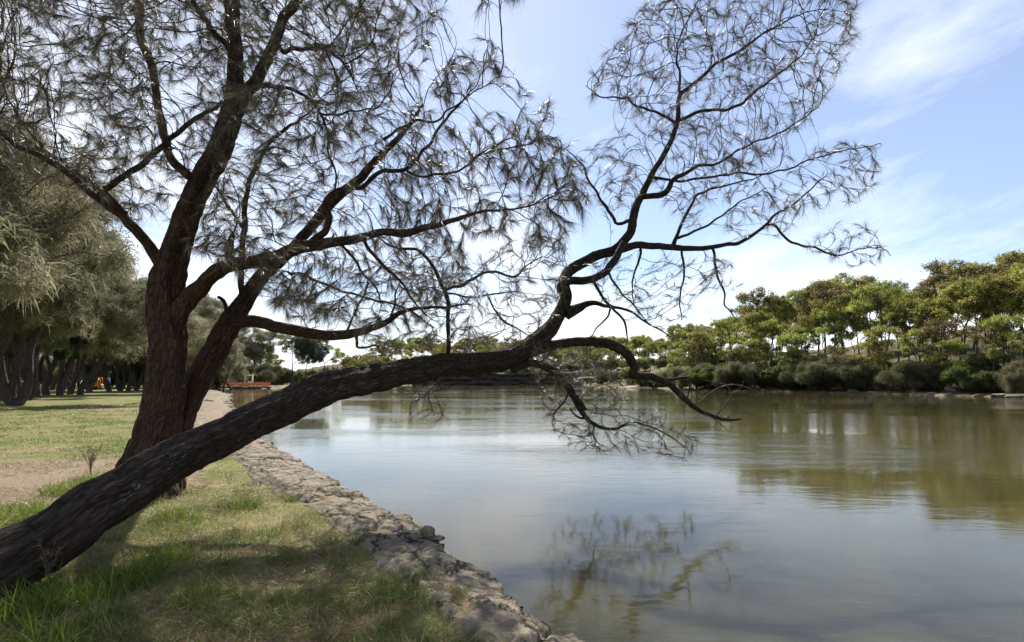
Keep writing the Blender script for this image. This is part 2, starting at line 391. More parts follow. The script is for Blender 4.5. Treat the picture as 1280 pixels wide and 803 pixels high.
# ------------------------------------------------------------------ rock ledge along the near bank
def build_ledge():
    line = resample(nearL, .02) if False else nearL
    segs = []
    L = resample(nearL, .05)
    # variable spacing: fine near the camera, coarse far away
    pts = [L[0]]; acc = 0
    for i in range(1, len(L)):
        y = L[i][1]; st = .02 if -1 < y < 9 else (.04 if y < 16 else (.10 if y < 40 else .5)); st = .3 if y < -1 else st
        q = L[i]; e = q - pts[-1]; l = np.linalg.norm(e)
        k = int(l / st)
        if k >= 1:
            p0 = pts[-1].copy()
            for j in range(1, k + 1): pts.append(p0 + e * (j * st / l))
    C = np.array(pts); T = np.gradient(C, axis=0); k = 15
    ker = np.ones(k) / k; Ts = np.stack([np.convolve(np.pad(T[:, j], k // 2, mode='edge'), ker, 'valid') for j in range(2)], 1)
    Ts = unit(Ts); N = np.stack([-Ts[:, 1], Ts[:, 0]], 1)       # inland side (left of travel)
    v = np.concatenate([np.linspace(0, 1, 16)[:-1] * .0 - 0, []])
    face = np.linspace(-1.15, 0, 26)[:-1]; top = np.linspace(0, 1, 62) ** 1.0; VV = np.concatenate([face, top])
    n, mcount = len(C), len(VV); W = LW(C[:, 1]); V = np.empty((n, mcount, 3))
    for i in range(n):
        for j, t in enumerate(VV):
            if t < 0: d = -.04 * t * t; z = -.10 + t * .95
            else: d = t * (W[i] * 1.25 + .35); z = -.10 + .085 * min(1, t * 2.5) - (.16 * max(0, t - .72) / .28)
            x = C[i, 0] + N[i, 0] * d; y = C[i, 1] + N[i, 1] * d
            q = Vector((x * 1.15, y * 1.15, z * .8)); sc = 1 if y < 20 else min(3.5, y / 12)
            dist_, pp = mn.voronoi(Vector((x * .95 / sc + .45 * mn.noise(q), y * .65 / sc, z * 2.2)), distance_metric='DISTANCE')
            h1 = mn.noise(pp[0] * 7.3); h2 = mn.noise(pp[0] * 3.1 + Vector((5, 1, 2)))
            crack = max(0, 1 - (dist_[1] - dist_[0]) / .09)
            big = mn.noise(Vector((x * .8, y * .8, 3))); fine = mn.fractal(Vector((x * 7, y * 7, z * 16)), .8, 2, 6)
            edge = max(0, 1 - max(0, d) / .35) * (1 if t >= -.9 else .6)
            out = (-h1 * .16 * sc - big * .20 * sc - fine * .04 + crack * .05) * edge
            dz = (h2 * .06 * sc ** .5 + big * .04) * (1 if t > 0 else .4) + fine * .020 - crack * .06
            dz *= (1 if t < .7 else max(0, (1 - t) / .3))
            # strata on the face and terraces on the top
            if t < .02: out += .05 * mn.noise(Vector((x * .5, y * .5, z * 16)))
            zz = z + dz
            ter = .045; zq = math.floor(zz / ter) * ter + ter * min(1, max(0, ((zz / ter) % 1 - .35) / .25)); zz = zz * .55 + zq * .45
            V[i, j] = (x + N[i, 0] * out, y + N[i, 1] * out, zz)
    idx = np.arange(n * mcount).reshape(n, mcount)
    Q = np.stack([idx[:-1, :-1], idx[:-1, 1:], idx[1:, 1:], idx[1:, :-1]], -1).reshape(-1, 4)[:, ::-1]
    o = mk('rock_ledge', V.reshape(-1, 3), Q, M['rock'], smooth=False)
    return tag(o, kind='structure')
build_ledge()

# ------------------------------------------------------------------ water
def build_water():
    m, nt, out = mat('river_water')
    g = nd(nt, 'ShaderNodeNewGeometry').outputs['Position']
    big = noise(nt, mapping(nt, g, (.05, .11, 1), rot=(0, 0, .25)), 1, 4, .55)
    patch = ramp(nt, big, [(.42, (.12, .12, .12)), (.66, (.9, .9, .9))])
    w1 = noise(nt, mapping(nt, g, (1.6, 4.6, 1), rot=(0, 0, .22)), 1, 5, .55, .3)
    w2 = noise(nt, mapping(nt, g, (.35, 1.0, 1), rot=(0, 0, -.1)), 1, 3, .5)
    w3 = noise(nt, mapping(nt, g, (6, 13, 1), rot=(0, 0, .1)), 1, 4, .55)
    h = math_(nt, 'ADD', math_(nt, 'ADD', math_(nt, 'MULTIPLY', w1, .028), math_(nt, 'MULTIPLY', w2, .06)), math_(nt, 'MULTIPLY', w3, .006))
    b = nd(nt, 'ShaderNodeBump', Distance=1.0); nt.links.new(h, b.inputs['Height']); nt.links.new(math_(nt, 'MULTIPLY', patch, .75), b.inputs['Strength'])
    mud = ramp(nt, noise(nt, g, .25, 4, .6), [(.3, (.058, .051, .020)), (.7, (.080, .070, .028))])
    p = princ(nt, out, mud, .03, b.outputs[0], .5); p.inputs['IOR'].default_value = 1.333
    p.subsurface_method = 'BURLEY'; p.inputs['Subsurface Weight'].default_value = 1.0; p.inputs['Subsurface Radius'].default_value = (1.0, .8, .45); p.inputs['Subsurface Scale'].default_value = 1.3
    X = np.array([-400, 500]); Y = np.array([-120, 700])
    o = mk('river_water', [(-400, -120, WATER), (500, -120, WATER), (500, 700, WATER), (-400, 700, WATER)], np.array([[0, 1, 2, 3]]), m)
    return tag(o, kind='structure')
build_water()

# ------------------------------------------------------------------ foreground trees
def px_branch(pts, n=8):
    """pixel trace with depth and pixel width -> smooth 3-D path with radii"""
    a = np.array([[*P(x, y, D), w / 2 * D / F] for x, y, D, w in pts]); c = catmull(a, n); c[:, 3] = np.maximum(c[:, 3], .002); return c

def in_poly(x, y, poly):
    ins = np.zeros(len(x), bool); n = len(poly)
    for i in range(n):
        ax, ay = poly[i]; bx, by = poly[(i + 1) % n]; c = (ay > y) != (by > y)
        ins ^= c & (x < (bx - ax) * (y - ay) / (by - ay + 1e-9) + ax)
    return ins

def cloud(poly, D0, D1, n, clump=0.0):
    poly = np.array(poly, float); lo, hi = poly.min(0), poly.max(0); out = []
    while len(out) < n:
        x = R.uniform(lo[0], hi[0], n); y = R.uniform(lo[1], hi[1], n); k = in_poly(x, y, poly)
        D = R.uniform(D0, D1, n)
        if clump > 0:
            w = fnoise(x * .02 + D * .4, y * .02 - D * .3, 1.2, 2) ; k &= w > R.uniform(-1.4, .9, n) * clump
        for i in np.where(k)[0]: out.append(P(x[i], y[i], D[i]))
    return np.array(out[:n])

def fore_tree(name, branches, clouds, base, labels, barkm, step=.11, dk=.13, di=1.3, ln=(.11, .27), per=13, droop=.15, tints=None, seedshift=0, outw=.0):
    root = empty(name, base, **labels)
    off = np.array(base)
    tr = MB(); seeds = []; sd = []
    for bi, (pts, rough, sides) in enumerate(branches):
        c = px_branch(pts)
        if bi > 1 and pts[0][3] < 15: c[:, 3] *= .78
        elif rough > 0: c[:, 3] *= .91
        r = c[:, 3]
        big = r.max() > .07
        c = resample(c, .03 if big else .05); jit = .010 if big else .020
        pth = c[:, :3].copy()
        if jit:
            for i in range(1, len(pth)):
                for k in range(3): pth[i, k] += jit * (mn.noise(Vector(pth[i] * 5) + Vector((k * 9.1, 0, 0))) + 1.6 * mn.noise(Vector(pth[i] * 1.9) + Vector((k * 5.1, 3, 0)))) * 1.6
        tr.tube(pth - off, np.maximum(c[:, 3], .003), sides, rough, True, seed=bi * 3.7)
        if c[:, 3].min() < .07:
            q = c[c[:, 3] < .075]; q = resample(q, .12) if len(q) > 3 else q
            t = np.gradient(q[:, :3], axis=0) if len(q) > 1 else np.zeros((len(q), 3))
            seeds += list(q[:, :3]); sd += list(unit(t))
    tr.build('trunk', barkm, root, smooth=True)
    A = np.vstack(clouds)
    nodes, par, ns = grow(seeds, A, step, di, dk, wob=.20, keep=.85, sdir=sd)
    rad, dep, main = skeleton(nodes, par, ns, .0030, 2.3)
    rad = np.minimum(rad, .03)
    br = MB()
    for p_, r_ in chains(nodes, par, ns, rad, main):
        if len(p_) > 2: p_ = catmull(p_, 2); r_ = np.interp(np.linspace(0, 1, len(p_)), np.linspace(0, 1, len(r_)), r_)
        br.tube(p_ - off, r_, 5 if r_[0] > .008 else 4, 0, False)
    br.build('branches', barkm, root, smooth=True)
    # needles on the youngest wood
    ok = np.where((np.arange(len(nodes)) >= ns) & (dep <= 4))[0]
    nb = []; nd_ = []
    for i in ok:
        p = par[i]; e = nodes[i] - nodes[p]; k = per + (3 if dep[i] == 0 else 0); k = max(1, int(k * 1.5 * R.uniform(.15, 1.6) * (1 + .55 * math.sin(nodes[i][0] * 2.3 + 1.7 * nodes[i][2]) * math.sin(nodes[i][1] * 1.9 - nodes[i][2] * 1.3))))
        t = R.uniform(0, 1, (k, 1)); b = nodes[p] + e * t
        d = unit(e)[None] * R.uniform(.7, 1.3, (k, 1)) + R.normal(size=(k, 3)) * .27 + R.normal(size=3) * .22; d[:, 2] -= droop * .35
        nb.append(b); nd_.append(d)
    nb = np.concatenate(nb); nd_ = np.concatenate(nd_); n = len(nb)
    V, T = needles(nb - off, nd_, R.uniform(*ln, n), R.uniform(.0020, .0044, n), droop, .4)
    tt = np.array(tints); cc = tt[R.choice(len(tt), n, p=[.36, .28, .18, .18])] * R.uniform(.7, 1.3, (n, 1))
    mk('foliage', V, T, M['needle'], root, col=np.repeat(cc, 5, 0))
    print(name, 'nodes', len(nodes), 'needles', n, flush=True)
    return root

TINT = [(.085, .075, .042), (.115, .10, .056), (.055, .054, .03), (.26, .22, .15)]  # last, pale tint paints specular flecks into the needle colour
def seg(*p): return list(p)

lean = [
 (seg((-85, 775, 4.3, 120), (-45, 742, 4.4, 95), (0, 709, 4.6, 78), (50, 681, 4.85, 72), (100, 652, 5.0, 67), (197, 588, 5.6, 55), (300, 534, 6.2, 43), (350, 511, 6.6, 41), (400, 491, 7.0, 39), (460, 473, 7.5, 33), (520, 461, 8.1, 29), (560, 455, 8.5, 26), (600, 453, 8.9, 27), (645, 443, 9.4, 29), (675, 424, 9.7, 26), (697, 398, 9.9, 18), (708, 374, 10, 15), (704, 356, 10, 16), (711, 339, 10.1, 13), (738, 324, 10.2, 12), (768, 312, 10.3, 11), (786, 292, 10.3, 10.5), (792, 270, 10.3, 10), (801, 246, 10.3, 8.5), (816, 214, 10.3, 7), (835, 184, 10.3, 6.5), (846, 152, 10.3, 6), (851, 120, 10.3, 5.2), (865, 107, 10.2, 4.5), (895, 81, 10.1, 3.5), (925, 64, 10, 3.5), (951, 45, 9.9, 2.5), (992, 22, 9.8, 1.5)), 1.0, 44),
 (seg((704, 360, 10, 13), (708, 352, 9.95, 12), (716, 351, 9.85, 11), (740, 349, 9.7, 10), (765, 332, 9.9, 9.5), (780, 305, 10.15, 9)), .6, 20),
 (seg((851, 116, 10.3, 5), (850, 96, 10.4, 4), (845, 64, 10.5, 3), (861, 22, 10.6, 1.5)), 0, 8),
 (seg((848, 150, 10.3, 6), (880, 141, 10.3, 5), (917, 133, 10.4, 4.5), (951, 112, 10.5, 4), (970, 96, 10.6, 3), (1000, 71, 10.7, 2.4), (1019, 45, 10.8, 1.5)), 0, 8),
 (seg((801, 246, 10.3, 9), (827, 244, 10.2, 10), (839, 225, 10.1, 8), (861, 214, 10, 6), (895, 202, 9.9, 4), (940, 180, 9.8, 3), (977, 165, 9.7, 2.4), (1022, 135, 9.6, 1.5)), 0, 8),
 (seg((816, 222, 10.3, 5), (850, 226, 10.4, 4), (910, 219, 10.6, 3.4), (959, 217, 10.8, 3), (996, 206, 11, 2.5), (1045, 191, 11.2, 2), (1101, 180, 11.4, 1.2)), 0, 8),
 (seg((788, 277, 10.3, 6), (770, 281, 10.2, 5), (764, 272, 10.2, 5), (748, 245, 10.1, 4), (732, 222, 10, 3.5), (724, 205, 10, 2.8), (707, 187, 9.9, 1.5)), 0, 8),
 (seg((846, 154, 10.3, 5), (820, 139, 10.2, 4), (794, 131, 10, 3.4), (786, 126, 10, 3), (767, 124, 9.9, 2.5), (749, 122, 9.8, 2), (734, 109, 9.8, 1)), 0, 8),
 (seg((756, 318, 10.25, 14), (784, 309, 10.4, 12), (815, 307, 10.6, 10), (842, 309, 10.8, 9), (875, 311, 11, 7.5), (909, 305, 11.2, 6), (926, 302, 11.3, 5.5), (946, 290, 11.4, 5), (960, 279, 11.5, 4.5), (970, 268, 11.5, 4), (990, 257, 11.6, 3), (1009, 240, 11.7, 2.4), (1034, 217, 11.8, 1.5)), .5, 12),
 (seg((958, 281, 11.5, 4), (970, 284, 11.5, 4), (983, 299, 11.5, 4), (1002, 306, 11.5, 3.5), (1035, 316, 11.6, 3), (1052, 318, 11.7, 2.4), (1070, 313, 11.8, 2), (1091, 310, 11.9, 1.6), (1106, 312, 12, 1.3), (1115, 321, 12, 1)), 0, 7),
 (seg((842, 309, 10.8, 8), (845, 296, 10.8, 6), (850, 280, 10.8, 5), (861, 262, 10.9, 4.5), (874, 242, 11, 4), (902, 232, 11.1, 3), (940, 225, 11.2, 2), (975, 205, 11.3, 1.2)), 0, 8),
 (seg((846, 298, 10.8, 5), (872, 287, 10.9, 4), (902, 270, 11, 3), (936, 247, 11.2, 2), (960, 235, 11.2, 1.2)), 0, 7),
 (seg((852, 312, 10.9, 4), (855, 344, 10.9, 3.4), (851, 371, 10.9, 2.6), (853, 401, 10.9, 1.4)), 0, 7),
 (seg((889, 309, 11.1, 4.5), (897, 341, 11.1, 4), (905, 367, 11.1, 3), (907, 384, 11.1, 2.4), (926, 404, 11.1, 1.2)), 0, 7),
 (seg((800, 308, 10.5, 4.5), (801, 320, 10.4, 4), (793, 347, 10.3, 3), (791, 381, 10.2, 1.8)), 0, 7),
 (seg((757, 334, 9.9, 5), (764, 345, 9.9, 4), (778, 364, 9.9, 3), (800, 392, 9.9, 2.2), (812, 407, 9.9, 1.3)), 0, 7),
 (seg((741, 350, 9.7, 6), (746, 362, 9.7, 5), (758, 378, 9.6, 4.5), (774, 394, 9.6, 4), (784, 411, 9.6, 3.4), (785, 425, 9.6, 2)), 0, 7),
 (seg((706, 392, 9.95, 20), (724, 387, 10, 12), (741, 379, 10, 7), (761, 383, 10.1, 4.5), (784, 388, 10.2, 3.4), (808, 404, 10.3, 2.6), (828, 414, 10.4, 2), (838, 420, 10.4, 1.3)), .5, 12),
 (seg((765, 382, 10.1, 3.6), (758, 398, 10.1, 3), (745, 410, 10.1, 2.4), (736, 424, 10.1, 1.4)), 0, 7),
 (seg((650, 446, 9.4, 18), (680, 434, 9.8, 14), (707, 429, 10, 12), (741, 427, 10.3, 12), (768, 432, 10.5, 13), (785, 444, 10.7, 12), (793, 458, 10.8, 12), (792, 468, 10.8, 11), (815, 472, 11, 10), (835, 479, 11.1, 9), (855, 497, 11.3, 8), (875, 514, 11.5, 6), (895, 522, 11.6, 5), (910, 525, 11.7, 4.5), (926, 524, 11.8, 2.5)), .6, 14),
 (seg((828, 476, 11.1, 6), (848, 473, 11, 5), (865, 471, 10.9, 3.5)), 0, 8),
 (seg((862, 472, 10.9, 3.5), (864, 485, 10.9, 3), (860, 498, 11, 2)), 0, 7),
 (seg((640, 462, 9.3, 14), (652, 458, 9.4, 11), (667, 455, 9.6, 11), (690, 462, 9.9, 12), (707, 478, 10.1, 12), (721, 502, 10.3, 10), (731, 519, 10.5, 8), (744, 531, 10.7, 6), (764, 537, 10.9, 5), (782, 531, 11.1, 4), (802, 530, 11.3, 3), (830, 541, 11.5, 2.2), (858, 560, 11.6, 1.4)), .6, 14),
 (seg((715, 490, 10.2, 7), (722, 497, 10.2, 7), (730, 508, 10.2, 7), (733, 511, 10.2, 4)), .3, 10),
 (seg((712, 484, 10.1, 4), (704, 502, 10, 3.4), (694, 516, 9.9, 2.6), (690, 528, 9.9, 1.6)), 0, 7),
 (seg((733, 522, 10.5, 4), (722, 520, 10.4, 3.4), (712, 508, 10.3, 1.8)), 0, 7),
 (seg((744, 531, 10.7, 3.4), (742, 545, 10.7, 2.6), (752, 556, 10.8, 1.6)), 0, 7),
 (seg((562, 452, 8.5, 8), (561, 441, 8.5, 6.5), (564, 415, 8.5, 6.5), (559, 381, 8.5, 6.5), (554, 363, 8.5, 6), (542, 337, 8.5, 5.5), (528, 317, 8.6, 5), (508, 312, 8.7, 4.5), (486, 306, 8.8, 3.5), (470, 296, 8.9, 2)), .3, 9),
 (seg((556, 362, 8.5, 5), (582, 354, 8.6, 5), (599, 344, 8.7, 4.5), (622, 339, 8.8, 4), (640, 347, 8.9, 3.4), (655, 335, 9, 2.5), (680, 322, 9.1, 1.5)), 0, 8),
 (seg((560, 367, 8.5, 3.5), (590, 370, 8.7, 3), (625, 368, 8.9, 2.6), (650, 366, 9, 1.6)), 0, 7),
 (seg((610, 371, 8.8, 3), (618, 385, 8.8, 3), (632, 402, 8.9, 4), (640, 406, 9, 3), (655, 415, 9.1, 2), (672, 425, 9.2, 1.5)), 0, 7),
]
lean_cl = [
 cloud([(735, 100), (790, 20), (850, -30), (1062, -30), (1075, 30), (1040, 110), (1015, 150), (960, 200), (900, 240), (860, 290), (810, 230), (830, 180), (800, 150), (765, 130), (730, 125)], 8.9, 11.6, 1750),
 cloud([(715, 250), (690, 180), (740, 190), (790, 150), (830, 180), (800, 240), (780, 270), (735, 260)], 9, 11, 170),
 cloud([(900, 240), (1000, 180), (1090, 180), (1105, 215), (1060, 260), (980, 290), (900, 300)], 10, 12.5, 240),
 cloud([(1005, 300), (1090, 270), (1110, 300), (1090, 335), (1030, 330)], 10.8, 12.3, 60),
 cloud([(715, 330), (800, 320), (940, 320), (930, 360), (880, 360), (850, 410), (820, 400), (740, 370)], 9.2, 11.6, 190),
 cloud([(660, 450), (730, 430), (780, 460), (790, 500), (870, 545), (870, 575), (800, 565), (745, 570), (690, 540), (675, 500)], 9.5, 12.2, 480),
 cloud([(635, 425), (700, 425), (705, 445), (640, 450)], 9, 10, 90),
 cloud([(500, 330), (600, 320), (700, 270), (715, 330), (690, 400), (640, 430), (520, 435)], 7.9, 9.8, 650),
 cloud([(480, 480), (560, 470), (560, 530), (500, 520)], 7.8, 9.6, 40),
]
lean_root = fore_tree('she_oak_tree', lean, lean_cl, tuple(P(-30, 725, 4.6) * [1, 1, 0]),
    dict(label='leaning she-oak whose dark trunk arches from the grass bank out over the river', cat='tree', group='she-oaks on the near bank'), M['bark'], step=.10, dk=.12, di=1.2, per=11, tints=TINT)

# dead bleached twigs at the end of the low branch: a part of the leaning tree
dt = MB(); boff = np.array(lean_root.location)
for pts in [[(872, 513, 11.5, 3), (880, 498, 11.4, 2.6), (897, 486, 11.3, 2.4), (916, 481, 11.2, 2.2), (938, 486, 11.2, 1.6), (948, 490, 11.2, 1)],
            [(893, 522, 11.6, 2.6), (905, 508, 11.5, 2.4), (913, 494, 11.4, 2.2), (908, 482, 11.4, 1.8), (896, 478, 11.4, 1.2)],
            [(868, 505, 11.4, 2.2), (890, 507, 11.3, 2), (915, 500, 11.2, 1.8), (935, 497, 11.2, 1)],
            [(905, 525, 11.7, 2.4), (920, 516, 11.6, 2), (938, 518, 11.6, 1.6), (950, 528, 11.6, 1)],
            [(880, 516, 11.5, 2), (900, 530, 11.4, 1.8), (914, 542, 11.4, 1)], [(898, 488, 11.3, 1.8), (890, 478, 11.3, 1.5), (876, 474, 11.3, 1)],
            [(914, 492, 11.4, 1.6), (925, 486, 11.4, 1.3), (930, 476, 11.4, .8)]]:
    c = resample(px_branch(pts), .04); dt.tube(c[:, :3] - boff, c[:, 3] * .75, 6, 0, True)
tag(dt.build('dead_twigs', M['dead'], lean_root, smooth=True), 'bleached bare twigs at the tip of the low branch')

up = [
 (seg((172, 655, 8.2, 110), (178, 625, 8.3, 84), (184, 590, 8.4, 64), (191, 555, 8.4, 52), (200, 515, 8.5, 46), (208, 470, 8.5, 42), (211, 430, 8.5, 40), (207, 390, 8.5, 39), (209, 350, 8.5, 36), (222, 305, 8.5, 30), (238, 260, 8.4, 27), (258, 220, 8.4, 25), (278, 180, 8.3, 23), (291, 140, 8.3, 23), (296, 100, 8.3, 20), (296, 60, 8.2, 19), (291, 20, 8.2, 18), (290, -40, 8.1, 20), (285, -120, 8, 14), (280, -220, 8, 5)), 1.0, 44),
 (seg((290, 155, 8.3, 16), (306, 120, 8.3, 16), (320, 101, 8.2, 15), (333, 77, 8.2, 14), (347, 44, 8.1, 13), (357, 20, 8, 12), (374, 0, 8, 12), (400, -60, 7.9, 9), (420, -140, 7.8, 4)), .7, 18),
 (seg((212, 358, 8.5, 20), (201, 330, 8.45, 17), (182, 302, 8.4, 14), (162, 280, 8.3, 13), (150, 267, 8.3, 11), (132, 255, 8.2, 9), (112, 240, 8.1, 8), (91, 222, 8, 9), (57, 198, 7.9, 7), (20, 181, 7.8, 5.5), (0, 166, 7.7, 5), (-50, 150, 7.6, 2)), .7, 18),
 (seg((124, 246, 8.2, 8), (131, 238, 8.2, 9), (168, 212, 8.3, 9), (202, 183, 8.4, 8), (235, 155, 8.5, 7), (282, 129, 8.6, 5)), .3, 10),
 (seg((154, 268, 8.3, 13), (146, 256, 8.3, 12), (131, 240, 8.3, 10), (112, 226, 8.4, 7), (90, 212, 8.5, 6), (60, 190, 8.6, 5.5), (34, 161, 8.6, 4.5), (13, 131, 8.7, 3), (0, 90, 8.8, 2)), .3, 10),
 (seg((248, 240, 8.4, 15), (240, 224, 8.5, 12), (215, 198, 8.6, 11), (204, 168, 8.7, 11), (198, 134, 8.7, 10), (192, 87, 8.8, 10), (177, 54, 8.8, 10), (174, 17, 8.8, 10), (178, -60, 8.8, 6)), .5, 12),
 (seg((290, 74, 8.2, 12), (284, 60, 8.1, 9), (266, 37, 8, 8), (242, 3, 7.9, 7), (225, -50, 7.8, 4)), .3, 10),
 (seg((212, 470, 8.5, 18), (217, 425, 8.5, 24), (224, 396, 8.45, 24), (238, 372, 8.4, 24), (252, 355, 8.3, 21), (270, 340, 8.2, 19), (290, 331, 8.1, 18), (320, 327, 8, 17), (350, 320, 7.9, 16), (375, 311, 7.8, 15), (420, 304, 7.7, 12), (454, 298, 7.6, 10), (481, 292, 7.5, 9), (508, 292, 7.5, 10), (535, 285, 7.5, 8), (569, 273, 7.5, 6), (600, 265, 7.5, 4), (640, 262, 7.6, 2.5), (680, 250, 7.7, 1.5)), .9, 26),
 (seg((290, 334, 8.1, 14), (289, 320, 8.1, 12), (287, 305, 8.1, 11), (291, 294, 8.1, 8)), .5, 10),
 (seg((385, 309, 7.8, 12), (403, 292, 7.8, 11), (414, 272, 7.9, 10), (409, 255, 7.9, 10), (411, 244, 7.9, 8), (427, 237, 7.9, 8), (454, 232, 8, 7), (478, 217, 8, 6.5), (508, 212, 8.1, 6), (528, 188, 8.2, 5), (555, 151, 8.3, 4), (575, 128, 8.4, 3), (589, 114, 8.4, 1.5)), .4, 11),
 (seg((508, 212, 8.1, 5), (530, 222, 8.1, 4), (569, 215, 8, 3.6), (602, 192, 8, 3), (639, 173, 8, 2)), 0, 7),
 (seg((600, 193, 8, 3), (640, 185, 7.9, 2.6), (685, 170, 7.9, 1.4)), 0, 7),
 (seg((480, 175, 8.6, 5), (515, 155, 8.5, 4), (542, 155, 8.4, 3.6), (560, 137, 8.4, 3), (590, 118, 8.3, 2), (622, 98, 8.2, 1.2)), 0, 7),
 (seg((327, 108, 8.2, 8), (354, 109, 8.1, 6), (377, 116, 8, 5), (396, 133, 7.9, 5), (399, 141, 7.9, 4), (424, 142, 7.8, 3.4), (465, 138, 7.7, 2)), 0, 8),
 (seg((400, 142, 7.9, 4), (412, 165, 7.9, 3.6), (415, 200, 7.9, 3), (420, 240, 7.9, 3)), 0, 7),
 (seg((454, 300, 7.6, 6), (468, 320, 7.6, 5.5), (488, 342, 7.5, 5), (501, 357, 7.5, 4), (512, 374, 7.5, 3), (540, 400, 7.4, 1.4)), 0, 8),
 (seg((424, 306, 7.7, 5), (451, 335, 7.7, 4), (468, 354, 7.7, 3), (476, 376, 7.7, 1.4)), 0, 7),
 (seg((345, 52, 8.1, 8), (354, 63, 8, 7), (364, 60, 7.9, 6), (387, 64, 7.8, 6), (407, 62, 7.7, 6), (421, 69, 7.7, 5), (431, 81, 7.6, 4), (445, 110, 7.6, 1.6)), 0, 8),
 (seg((409, 63, 7.7, 4), (417, 84, 7.7, 3.6), (421, 111, 7.7, 3), (417, 151, 7.7, 2)), 0, 7),
 (seg((200, 625, 8.6, 70), (212, 580, 8.7, 42), (223, 540, 8.8, 32), (237, 500, 8.9, 26), (256, 460, 9, 26), (276, 425, 9.1, 27), (294, 398, 9.1, 26), (311, 370, 9.2, 21), (329, 345, 9.2, 18), (350, 325, 9.2, 15), (370, 305, 9.2, 13), (387, 287, 9.2, 12), (410, 258, 9.2, 13), (440, 232, 9.2, 11), (470, 200, 9.2, 9), (505, 165, 9.2, 6), (530, 130, 9.2, 3)), 1.0, 34),
 (seg((290, 402, 9.1, 24), (305, 402, 9, 17), (322, 402, 8.9, 15), (345, 409, 8.8, 14), (370, 414, 8.7, 14), (400, 419, 8.6, 13), (430, 420, 8.5, 12), (450, 416, 8.4, 10), (480, 405, 8.3, 8), (500, 392, 8.2, 6), (520, 385, 8.1, 4.5), (560, 383, 8, 3), (590, 380, 7.9, 1.5)), .7, 16),
 (seg((290, 396, 9.1, 9), (285, 386, 9, 7), (280, 375, 8.9, 6), (272, 369, 8.8, 5)), .3, 9),
 (seg((301, 375, 9.1, 10), (303, 340, 9, 9), (301, 305, 9, 9), (305, 280, 8.9, 9), (308, 255, 8.9, 8), (316, 220, 8.8, 7), (338, 180, 8.7, 6), (357, 160, 8.6, 5), (380, 146, 8.5, 3), (405, 120, 8.5, 1.5)), .4, 10),
 (seg((305, 290, 8.9, 5), (290, 262, 8.8, 4.5), (275, 245, 8.8, 4), (268, 235, 8.8, 3)), 0, 7),
 (seg((442, 417, 8.5, 5), (446, 430, 8.5, 5), (449, 436, 8.4, 4), (470, 432, 8.4, 3), (474, 440, 8.3, 2)), 0, 7),
 (seg((430, 418, 8.5, 4), (440, 395, 8.5, 3.5), (455, 370, 8.5, 3), (462, 350, 8.5, 2)), 0, 7),
 (seg((488, 398, 8.3, 3.6), (494, 380, 8.3, 3.4), (498, 362, 8.2, 2.6), (505, 345, 8.2, 1.4)), 0, 7),
 (seg((360, 340, 8.8, 4.5), (400, 352, 8.6, 4), (450, 370, 8.4, 3.6), (490, 380, 8.3, 3.2), (520, 392, 8.2, 2.4), (545, 410, 8.1, 1.3)), 0, 7),
]
up_cl = [
 cloud([(-120, -320), (420, -380), (560, -180), (552, 0), (530, 90), (470, 130), (330, 140), (250, 190), (150, 210), (60, 200), (-120, 230)], 6.4, 11, 5000, .8),
 cloud([(-60, -20), (280, -20), (280, 230), (170, 280), (80, 230), (-60, 200)], 7, 10, 1700, .8),
 cloud([(300, -10), (500, -10), (490, 120), (420, 200), (330, 230), (300, 150)], 6.8, 9.8, 1000, .8),
 cloud([(560, 70), (610, 50), (650, 95), (690, 130), (720, 195), (725, 260), (700, 330), (650, 300), (600, 290), (540, 260), (500, 190), (520, 120)], 7, 9.2, 1000, .8),
 cloud([(250, 200), (340, 180), (520, 120), (560, 250), (590, 330), (540, 420), (470, 440), (430, 400), (330, 380), (300, 340), (240, 310)], 7, 10, 1900, .9),
 cloud([(560, -60), (660, -60), (650, 5), (600, 20), (580, 0)], 7.2, 8.4, 60),
 cloud([(340, 330), (420, 320), (420, 400), (350, 400)], 8.2, 9.6, 130),
]
fore_tree('she_oak_tree', up, up_cl, tuple(P(185, 630, 8.4) * [1, 1, 0]),
    dict(label='tall upright twin-stemmed she-oak standing behind the leaning trunk at the grass edge', cat='tree', group='she-oaks on the near bank'), M['barkred'], step=.11, dk=.13, di=1.3, per=20, droop=.38, tints=TINT)

# ------------------------------------------------------------------ background tree prototypes
def blob(c, r, n, shell=.35):
    v = unit(R.normal(size=(n, 3))); q = R.uniform(shell, 1, (n, 1)) ** .6; return np.array(c) + v * q * np.array(r)

